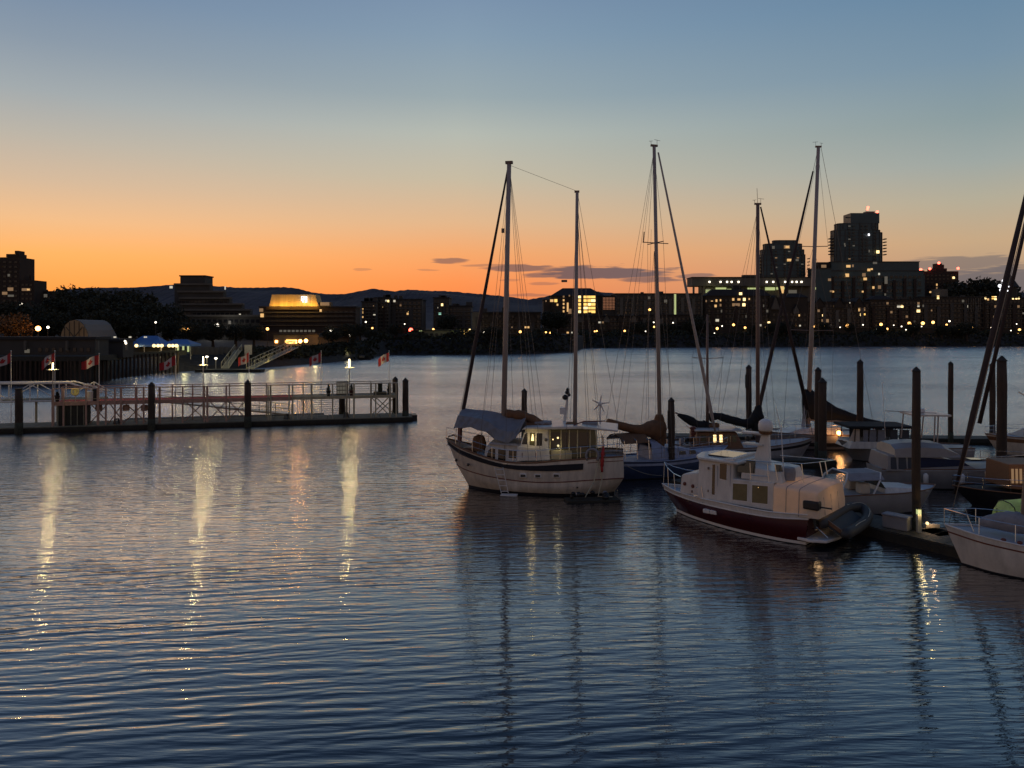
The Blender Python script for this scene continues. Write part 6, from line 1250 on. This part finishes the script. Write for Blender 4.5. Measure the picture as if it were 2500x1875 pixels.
# ---------------------------------------------------------------- F: sloop with black mainsail cover
FF = Fr(22.2, 54.8, 180); F_ = FF.empty('sloop', 'white sloop with a long black mainsail cover on its boom', 'sailing boat')
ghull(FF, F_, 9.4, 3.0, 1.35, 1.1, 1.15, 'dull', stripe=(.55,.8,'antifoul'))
o, f = cabin(F_, 'coachroof', [(-1.8,1.05),(-1.6,1.6),(1.2,1.5),(2.6,1.1)], 1.0, .8, 'white')
mb_, mt_ = FF.L3(1970,1110,0), FF.L3(1998,360,0); mast_(F_, mb_, mt_, .17, .12, 'spar'); masthead(F_, mt_)
for y_, w_ in ((602,1.0),(807,1.5)):
    q = FF.L3(1985 if y_ < 700 else 1981, y_, 0); obj('spreader', MB().tube([(q[0]-w_,.25,q[2]),(q[0],0,q[2]),(q[0]+w_,-.25,q[2]+.06)], .03, 5), MT['spard'], F_)
    for sg in (1,-1): wire(F_, (mt_[0],0,mt_[2]-.5) if y_ < 700 else FF.L3(1986,602,0), (q[0]+sg*w_,-sg*.25,q[2])); 
for sg in (1,-1): q = FF.L3(1981,807,0); wire(F_, (q[0]+sg*1.5,-sg*.25,q[2]), (mb_[0]+sg*1.2,-sg*1.4,1.1)); wire(F_, FF.L3(1985,602,0), (mb_[0],sg*1.4,1.1)); wire(F_, FF.L3(1985,602,0), (mb_[0]-.8,sg*1.4,1.1))
wire(F_, (mt_[0]-.2,0,mt_[2]), FF.L3(2141,1080,0), .014, 'backstay'); 
f0, f1 = FF.L3(1985,418,0), FF.L3(1868,930,0); obj('furled_headsail', MB().tube([f0, tuple(np.array(f0)*.5+np.array(f1)*.5), f1, FF.L3(1850,1010,0), FF.L3(1838,1075,0)], [.06,.12,.15,.15,.06], 8), MT['furl'], F_, smooth=True); wire(F_, f0, FF.L3(1995,372,0), .015, 'forestay')
rows_ = []
for px, y0, y1 in ((1962,948,1024),(1982,950,1026),(2005,968,1028),(2040,992,1026),(2085,1010,1030),(2120,1022,1034),(2150,1028,1036)):
    a, zt4 = FF.loc(px, y0, 0); _, zb4 = FF.loc(px, y1, 0); c_ = (zt4+zb4)/2; h_ = (zt4-zb4)/2; rows_.append([(a, .32*math.cos(t)*min(1, h_*1.5+.35), c_+h_*math.sin(t)) for t in [2*math.pi*k/10 for k in range(11)]])
obj('sail_cover', MB().sheet(rows_), MT['black'], F_, smooth=True); obj('boom', MB().tube([FF.L3(1966,1024,0), FF.L3(2152,1036,0)], .09, 8), MT['spar'], F_)
obj('staysail_bag', MB().sheet([[(FF.loc(x0,yy,0)[0], y_, FF.loc(x0,yy,0)[1]) for y_ in (-.35,0,.35)] for x0, yy in ((1966,990),(1962,1030),(1955,1085))], thick=.03), MT['greycanvas'], F_)
q = FF.at(2048,1057,53.25); obj('stern_lamp', MB().ball(q, .16), EM['orange'], F_); obj('lamp_post', MB().tube([(q[0],q[1],1.0),(q[0],q[1],q[2]-.1)], .03, 6), MT['steel'], F_); light((q[0], q[1]+.3, q[2]), 30, (1,.45,.15), .15, F_)
stanchions(F_, [(4.7-9.4*t, 1.4*min(1,(1-(1-min(1,t/.5))**2)**.6), 1.25-.1*t) for t in [i/8 for i in range(9)]], .6, 9)
# ---------------------------------------------------------------- G: hardtop motor boat
FG = Fr(25.9, 49.4, 178); G_ = FG.empty('hardtop_cruiser', 'motor boat with black hardtop and pale clear side curtains', 'motor boat')
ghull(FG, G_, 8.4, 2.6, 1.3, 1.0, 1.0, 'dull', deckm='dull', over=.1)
gx = lambda px, py: FG.loc(px, py, 1.0)
o, f = cabin(G_, 'cabin', [gx(2070,1095), gx(2080,1078), gx(2225,1078), gx(2232,1098)], 1.15, 1.1, 'white')
for a, b_ in ((2106,2118),(2120,2138),(2141,2160),(2172,2190),(2196,2218)): pane(G_, lambda s, z: 1.08, [gx(a,1078), gx(a,1049), gx(b_,1049), gx(b_,1078)], 'tarp' if b_ < 2165 else 'tentg', 1, 'side_curtain'); pane(G_, lambda s, z: 1.08, [gx(a,1078), gx(a,1049), gx(b_,1049), gx(b_,1078)], 'tentg', -1, 'side_curtain')
pane(G_, lambda s, z: 1.05, [gx(2072,1076), gx(2084,1047), gx(2098,1047), gx(2098,1078)], 'canvas', 1, 'windscreen_cover')
a, b_ = gx(2072,1043), gx(2228,1046); obj('hardtop', MB().box(b_[0], a[0]+.1, -1.3, 1.3, b_[1], b_[1]+.16), MT['black'], G_, bevel=.05)
for px in (2085,2119,2139,2166,2194,2222): 
    for y_ in (1.1,-1.1): q = gx(px,1078); obj('post', MB().tube([(q[0],y_,q[1]),(gx(px+2,1046)[0],y_,gx(px,1046)[1])], .035, 5), MT['blackp'], G_)
s_, z_ = gx(2143,1096); t_ = obj('porthole', MB().box(s_-.2,s_+.2,1.18,1.31,z_-.16,z_+.16), MT['pale'], G_, bevel=.05); obj('glass', MB().box(s_-.14,s_+.14,1.2,1.325,z_-.1,z_+.1), MT['glass'], t_, bevel=.03)
# ---------------------------------------------------------------- H: white cabin cruiser
FH = Fr(24.6, 41.6, -3); H_ = FH.empty('cabin_cruiser', 'white cabin cruiser with grey canvas top over a navy band', 'motor boat')
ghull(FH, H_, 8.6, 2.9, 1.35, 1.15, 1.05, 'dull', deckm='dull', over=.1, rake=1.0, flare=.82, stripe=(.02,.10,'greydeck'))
hx = lambda px, py, l=-1.2: FH.loc(px, py, l)
o, f = cabin(H_, 'cabin', [hx(2165,1150), hx(2170,1112), hx(2300,1118), hx(2372,1138), hx(2400,1152)], 1.25, 1.1, 'dull')
for a, b_ in ((2174,2189),(2193,2213),(2216,2238)): pane(H_, f, [hx(a,1145), hx(a+2,1117), hx(b_,1117), hx(b_,1146)], 'tentg', -1)
pane(H_, f, [hx(2246,1142), hx(2250,1117), hx(2345,1124), hx(2368,1137), hx(2300,1140)], 'navy', -1, 'canvas_band')
rows_ = []
for px, h_ in ((2186,.62),(2215,.72),(2260,.74),(2310,.66),(2345,.2)):
    a, z0_ = hx(px, 1117); rows_.append([(a, y, z0_+h_*zz) for y, zz in ((-1.2,0),(-1.12,.7),(-.6,1),(.6,1),(1.12,.7),(1.2,0))])
obj('canvas_top', MB().sheet(rows_), MT['dull'], H_); mbx = MB().add(rows_[0], [tuple(range(6))]); obj('canvas_end', mbx, MT['canvas'], H_)
z_ = hx(2250,1016)[1]; zc_ = hx(2250,1078)[1]
arch_ = obj('radar_arch', MB().box(hx(2240,1018)[0], hx(2330,1018)[0], -.9, .9, z_-.06, z_+.04), MT['white'], H_)
for px in (2248, 2292, 2300): 
    for y_ in (-.8,.8): obj('arch_leg', MB().tube([(hx(px,1018)[0],y_,z_-.06),(hx(px-4,1018)[0],y_*1.1,zc_-.1)], .035, 6), MT['spar'], arch_)
obj('radar', MB().box(hx(2256,1010)[0], hx(2280,1010)[0], -.25, .25, z_+.044, z_+.3), MT['trim'], arch_, bevel=.04); obj('fishing_rod', MB().tube([(hx(2172,1008)[0],-.6,hx(2172,1006)[1]),(hx(2300,1016)[0],-.6,z_+.1)], .02, 5), MT['spar'], arch_); obj('hatch', MB().box(hx(2350,1130,0)[0]+.3, hx(2350,1130,0)[0]+.9, -.3,.3, 1.42, 1.5), MT['glass'], H_)
for y_ in (.7,): obj('antenna', MB().tube([(hx(2200,1080)[0],y_,zc_-.1),(hx(2192,960)[0],y_,hx(2192,940)[1])], .012, 5), MT['trim'], H_)
stanchions(H_, [(4.3-3.6*t, 1.25*min(1,(1-(1-min(1,t*.4/.5))**2)**.6), 1.38-.05*t) for t in [i/6 for i in range(7)]], .45, 5, wires=1)
for k in range(3): obj('fender', MB().lathe((1.6-k*1.9,-1.52,.35), [(.05,0),(.13,.08),(.13,.5),(.05,.6)], 10), MT['trim'], H_, smooth=True)
# ---------------------------------------------------------------- I: runabout with arched windscreen
FI = Fr(17.9, 36.0, 8); I_ = FI.empty('runabout', 'small pale runabout with an arched windscreen frame behind the trawler', 'motor boat')
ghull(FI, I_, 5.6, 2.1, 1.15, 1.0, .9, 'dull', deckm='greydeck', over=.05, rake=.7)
o, f = cabin(I_, 'cuddy', [(-.4,.95),(-.3,1.25),(1.3,1.15),(2.0,1.0)], .8, .65, 'white')
for s_, zz in ((-2.3,1.95),(-.6,1.9)): obj('hoop', MB().tube([(s_-.5,-.95,1.0),(s_-.15,-.9,zz-.3),(s_+.1,-.6,zz),(s_+.1,.6,zz),(s_-.15,.9,zz-.3),(s_-.5,.95,1.0)], .04, 6), MT['trim'], I_)
obj('canopy', MB().sheet([[(s_,y,z) for y, z in ((-.9,1.65),(-.55,1.93),(.55,1.93),(.9,1.65))] for s_ in (-2.3,-1.4,-.5)], thick=.03), MT['greycanvas'], I_)
obj('windscreen', MB().add([(-.4,-.85,1.2),(-.4,.85,1.2),(-.75,.75,1.75),(-.75,-.75,1.75)], [(0,1,2,3)]), MT['clear'], I_)
for y_ in (-.5,.45): obj('seat', MB().box(-1.6,-1.1,y_-.25,y_+.25,.96,1.45), MT['canvas'], I_, bevel=.08)
obj('engine', MB().box(-3.1,-2.7,-.25,.25,.6,1.3), MT['trim'], I_, bevel=.1)
# ---------------------------------------------------------------- J: white sailboat in the right foreground
FJ = Fr(20.75, 25.6, 152); J_ = FJ.empty('sloop', 'white sailboat in the right foreground with a dinghy lashed on deck', 'sailing boat')
ghull(FJ, J_, 10.2, 3.1, 1.42, 1.08, 1.1, 'white', deckm='greydeck', rake=.55, stripe=(.17,.215,'redbr'), bulge=.05, rimm='trim')
o, f = cabin(J_, 'coachroof', [(-2.2,1.0),(-2.0,1.62),(.2,1.55),(1.7,1.3),(1.9,1.0)], 1.05, .85, 'white', bevel=.06)
for a in (-1.6,-.8,0,.7): pane(J_, f, [(a,1.2),(a,1.38),(a+.45,1.36),(a+.45,1.2)], 'glass', 1)
mast_(J_, FJ.L3(2496,1290,0), FJ.L3(2580,200,0), .095, .08, 'spar'); 
mq = FJ.L3(2496,1290,0)
jt_ = FJ.L3(2580,200,0); zt5 = jt_[2]
for l in (1.4,-1.4): wire(J_, (jt_[0],0,zt5-.3), (mq[0]-.6,l,1.2))
wire(J_, (jt_[0],0,zt5-.3), (4.95,0,1.45), .012, 'forestay')
z_ = FJ.loc(2490,962,0)[1]; obj('spreader', MB().tube([(mq[0],-1.0,z_),(mq[0],1.0,z_)], .025, 5), MT['spar'], J_)
stanchions(J_, [(5.1-10.2*t, 1.5*min(1,(1-(1-min(1,t/.5))**2)**.62), 1.42-.32*min(1,t*1.7)) for t in [i/10 for i in range(11)]], .6, 9)
obj('pulpit', MB().tube([(4.2,-.55,1.38),(4.4,-.5,1.95),(5.1,0,2.0),(4.4,.5,1.95),(4.2,.55,1.38)], .02, 6), MT['steel'], J_)
lumpy(J_, [(4.0,.0,1.62),(3.2,.0,1.75),(2.4,.0,1.7),(1.9,0,1.6)], [.14,.36,.38,.2], 'greycanvas', 'sail_bag', amp=.08, n=12)
for px, py in ((2450,1318),(2490,1325)): q = FJ.L3(px, py, 1.0); obj('deck_fitting', MB().ball(q, .09, .7), MT['redbr'], J_)
# lit dodger
qd = FJ.w(-1.6, .2, 0)
rows_ = [[(s_,y,z) for y, z in ((1.2,1.1),(1.15,zz-.35),(.8,zz),(0,zz+.08),(-.8,zz),(-1.15,zz-.35),(-1.2,1.1))] for s_, zz in ((-1.2,1.75),(-1.5,2.25),(-2.6,2.3),(-3.4,2.2))]
obj('sprayhood', MB().sheet(rows_, thick=.02), MT['clear'], J_); obj('hood_top', MB().sheet([[(x,y,z+.03) for x, y, z in r_[1:-1]] for r_ in rows_[1:]], thick=.03), MT['greycanvas'], J_, smooth=True)
light((-2.3,0,1.5), 9, (.8,.95,.30), .12, J_)
for k in range(5): obj('cockpit_gear', MB().ball((-2.2-.25*k, 1.0-.3*k, 1.25+.05*k), .16, 1.2, 8), MT[['yellow','greycanvas','canvas'][k%3]], J_)
# ---------------------------------------------------------------- K1: dark-hulled sailboat
FK = Fr(27.0, 36.6, 177); Kb = FK.empty('sloop', 'dark-hulled sailboat with a varnished deckhouse behind the white foreground bow', 'sailing boat')
ghull(FK, Kb, 10.4, 3.0, 1.0, .8, .9, 'antifoul', deckm='antifoul', bulge=.05)
o, f = cabin(Kb, 'deckhouse', [FK.loc(2463,1194,1.0), FK.loc(2465,1134,1.0), FK.loc(2560,1134,1.0), FK.loc(2560,1200,1.0)], 1.0, .95, 'teak')
for a in (2470,2480,2490): pane(Kb, f, [FK.loc(a,1180,1), FK.loc(a,1145,1), FK.loc(a+6,1145,1), FK.loc(a+6,1180,1)], 'dim', 1)
light((FK.loc(2478,1150,1)[0], 2.0, 2.6), 5, (1,.6,.3), .1, Kb)
mtk = FK.L3(2590,130,0); mast_(Kb, FK.L3(2580,1180,0), mtk, .13, .1, 'spar')
f0, f1 = FK.L3(2560,250,0), FK.L3(2330,1206,0); obj('furled_headsail', MB().tube([f0, tuple(np.array(f0)*.5+np.array(f1)*.5), tuple(np.array(f0)*.2+np.array(f1)*.8), f1], [.08,.14,.16,.06], 8), MT['furl'], Kb, smooth=True)
stanchions(Kb, [(5.2-10.4*t, 1.4*min(1,(1-(1-min(1,t/.5))**2)**.6), .95) for t in [i/8 for i in range(9)]], .55, 8)
# ---------------------------------------------------------------- L: tan boat at the right edge
FL = Fr(37.6, 51.5, 178); Lb = FL.empty('sloop', 'tan-topped sailboat at the right edge behind the thick pile', 'sailing boat')
ghull(FL, Lb, 9.6, 2.9, 1.45, 1.2, 1.2, 'cream', deckm='greydeck', stripe=(.1,.3,'brown'))
o, f = cabin(Lb, 'coachroof', [(-2,1.15),(-1.8,1.9),(1.6,1.75),(2.6,1.3)], 1.0, .85, 'canvas')
for a in (-1.4,-.6,.2,1.0): pane(Lb, f, [(a,1.4),(a,1.65),(a+.5,1.62),(a+.5,1.4)], 'glass', 1)
mtl = FL.L3(2620,200,0); mast_(Lb, FL.L3(2600,1050,0), mtl, .14, .1, 'spar')
f0, f1 = FL.L3(2590,180,0), FL.L3(2391,1034,0); obj('furled_headsail', MB().tube([f0, tuple(np.array(f0)*.5+np.array(f1)*.5), f1], [.06,.12,.14], 8), MT['furl'], Lb, smooth=True)
lumpy(Lb, [(1.6,0,2.6),(.4,0,2.75),(-1.5,0,2.6)], [.25,.3,.2], 'brown'); obj('boom', MB().tube([(1.8,0,2.4),(-2.6,0,2.35)], .07, 8), MT['spar'], Lb)
stanchions(Lb, [(4.8-9.6*t, 1.35*min(1,(1-(1-min(1,t/.5))**2)**.6), 1.4) for t in [i/8 for i in range(9)]], .55, 8)
for i in range(4): obj('hatch', MB().box(3.4-i*.2-.1, 3.4-i*.2+.05, -.3, .3, 1.42+.0, 1.5), MT['trim'], Lb) if i == 0 else None

# ---------------------------------------------------------------- small boat with a lit green cover behind the foreground bow
FM = Fr(20.9, 29.3, 172); Mb = FM.empty('covered_runabout', 'small boat under a glowing green canopy behind the white foreground bow', 'motor boat')
ghull(FM, Mb, 4.4, 1.6, .8, .7, .7, 'dull', deckm='greydeck', over=.05, rake=.5)
rows_ = [[(s_,y,z) for y, z in ((.72,.72),(.74,zz-.35),(.60,zz-.08),(.3,zz+.02),(-.3,zz+.02),(-.60,zz-.08),(-.74,zz-.35),(-.72,.72))] for s_, zz in ((1.55,1.55),(1.35,1.88),(.4,2.0),(-.8,1.98),(-1.9,1.9))]
gm = mat('green_canopy_vinyl', (.42,.48,.30), .5, var=.3, scale=2.5, bump=.03, bscale=3); _n = gm.node_tree; _t2 = _n.nodes.new('ShaderNodeBsdfTranslucent'); _t2.inputs[0].default_value = (.55,.70,.28,1); _m2 = _n.nodes.new('ShaderNodeMixShader'); _m2.inputs[0].default_value = .45
_n.links.new(_n.nodes['Principled BSDF'].outputs[0], _m2.inputs[1]); _n.links.new(_t2.outputs[0], _m2.inputs[2]); _n.links.new(_m2.outputs[0], _n.nodes['Material Output'].inputs[0])
obj('canopy', MB().sheet(rows_), gm, Mb, smooth=True)
for r_ in rows_[1:]: obj('canopy_hoop', MB().tube([(x,y*1.015,z+.012) for x, y, z in r_], .02, 5), MT['blackp'], Mb)
for s_ in (.9,-.2,-1.3):
    for y0 in (.755,): obj('canopy_window', MB().box(s_-.38, s_+.38, y0-.01, y0+.008, 1.0, 1.5), MT['clear'], Mb, bevel=.01)
light((.2, 0, 1.15), 7, (.85,.95,.35), .08, Mb); light((-1.2, 0, 1.0), 5, (.85,.95,.35), .08, Mb)
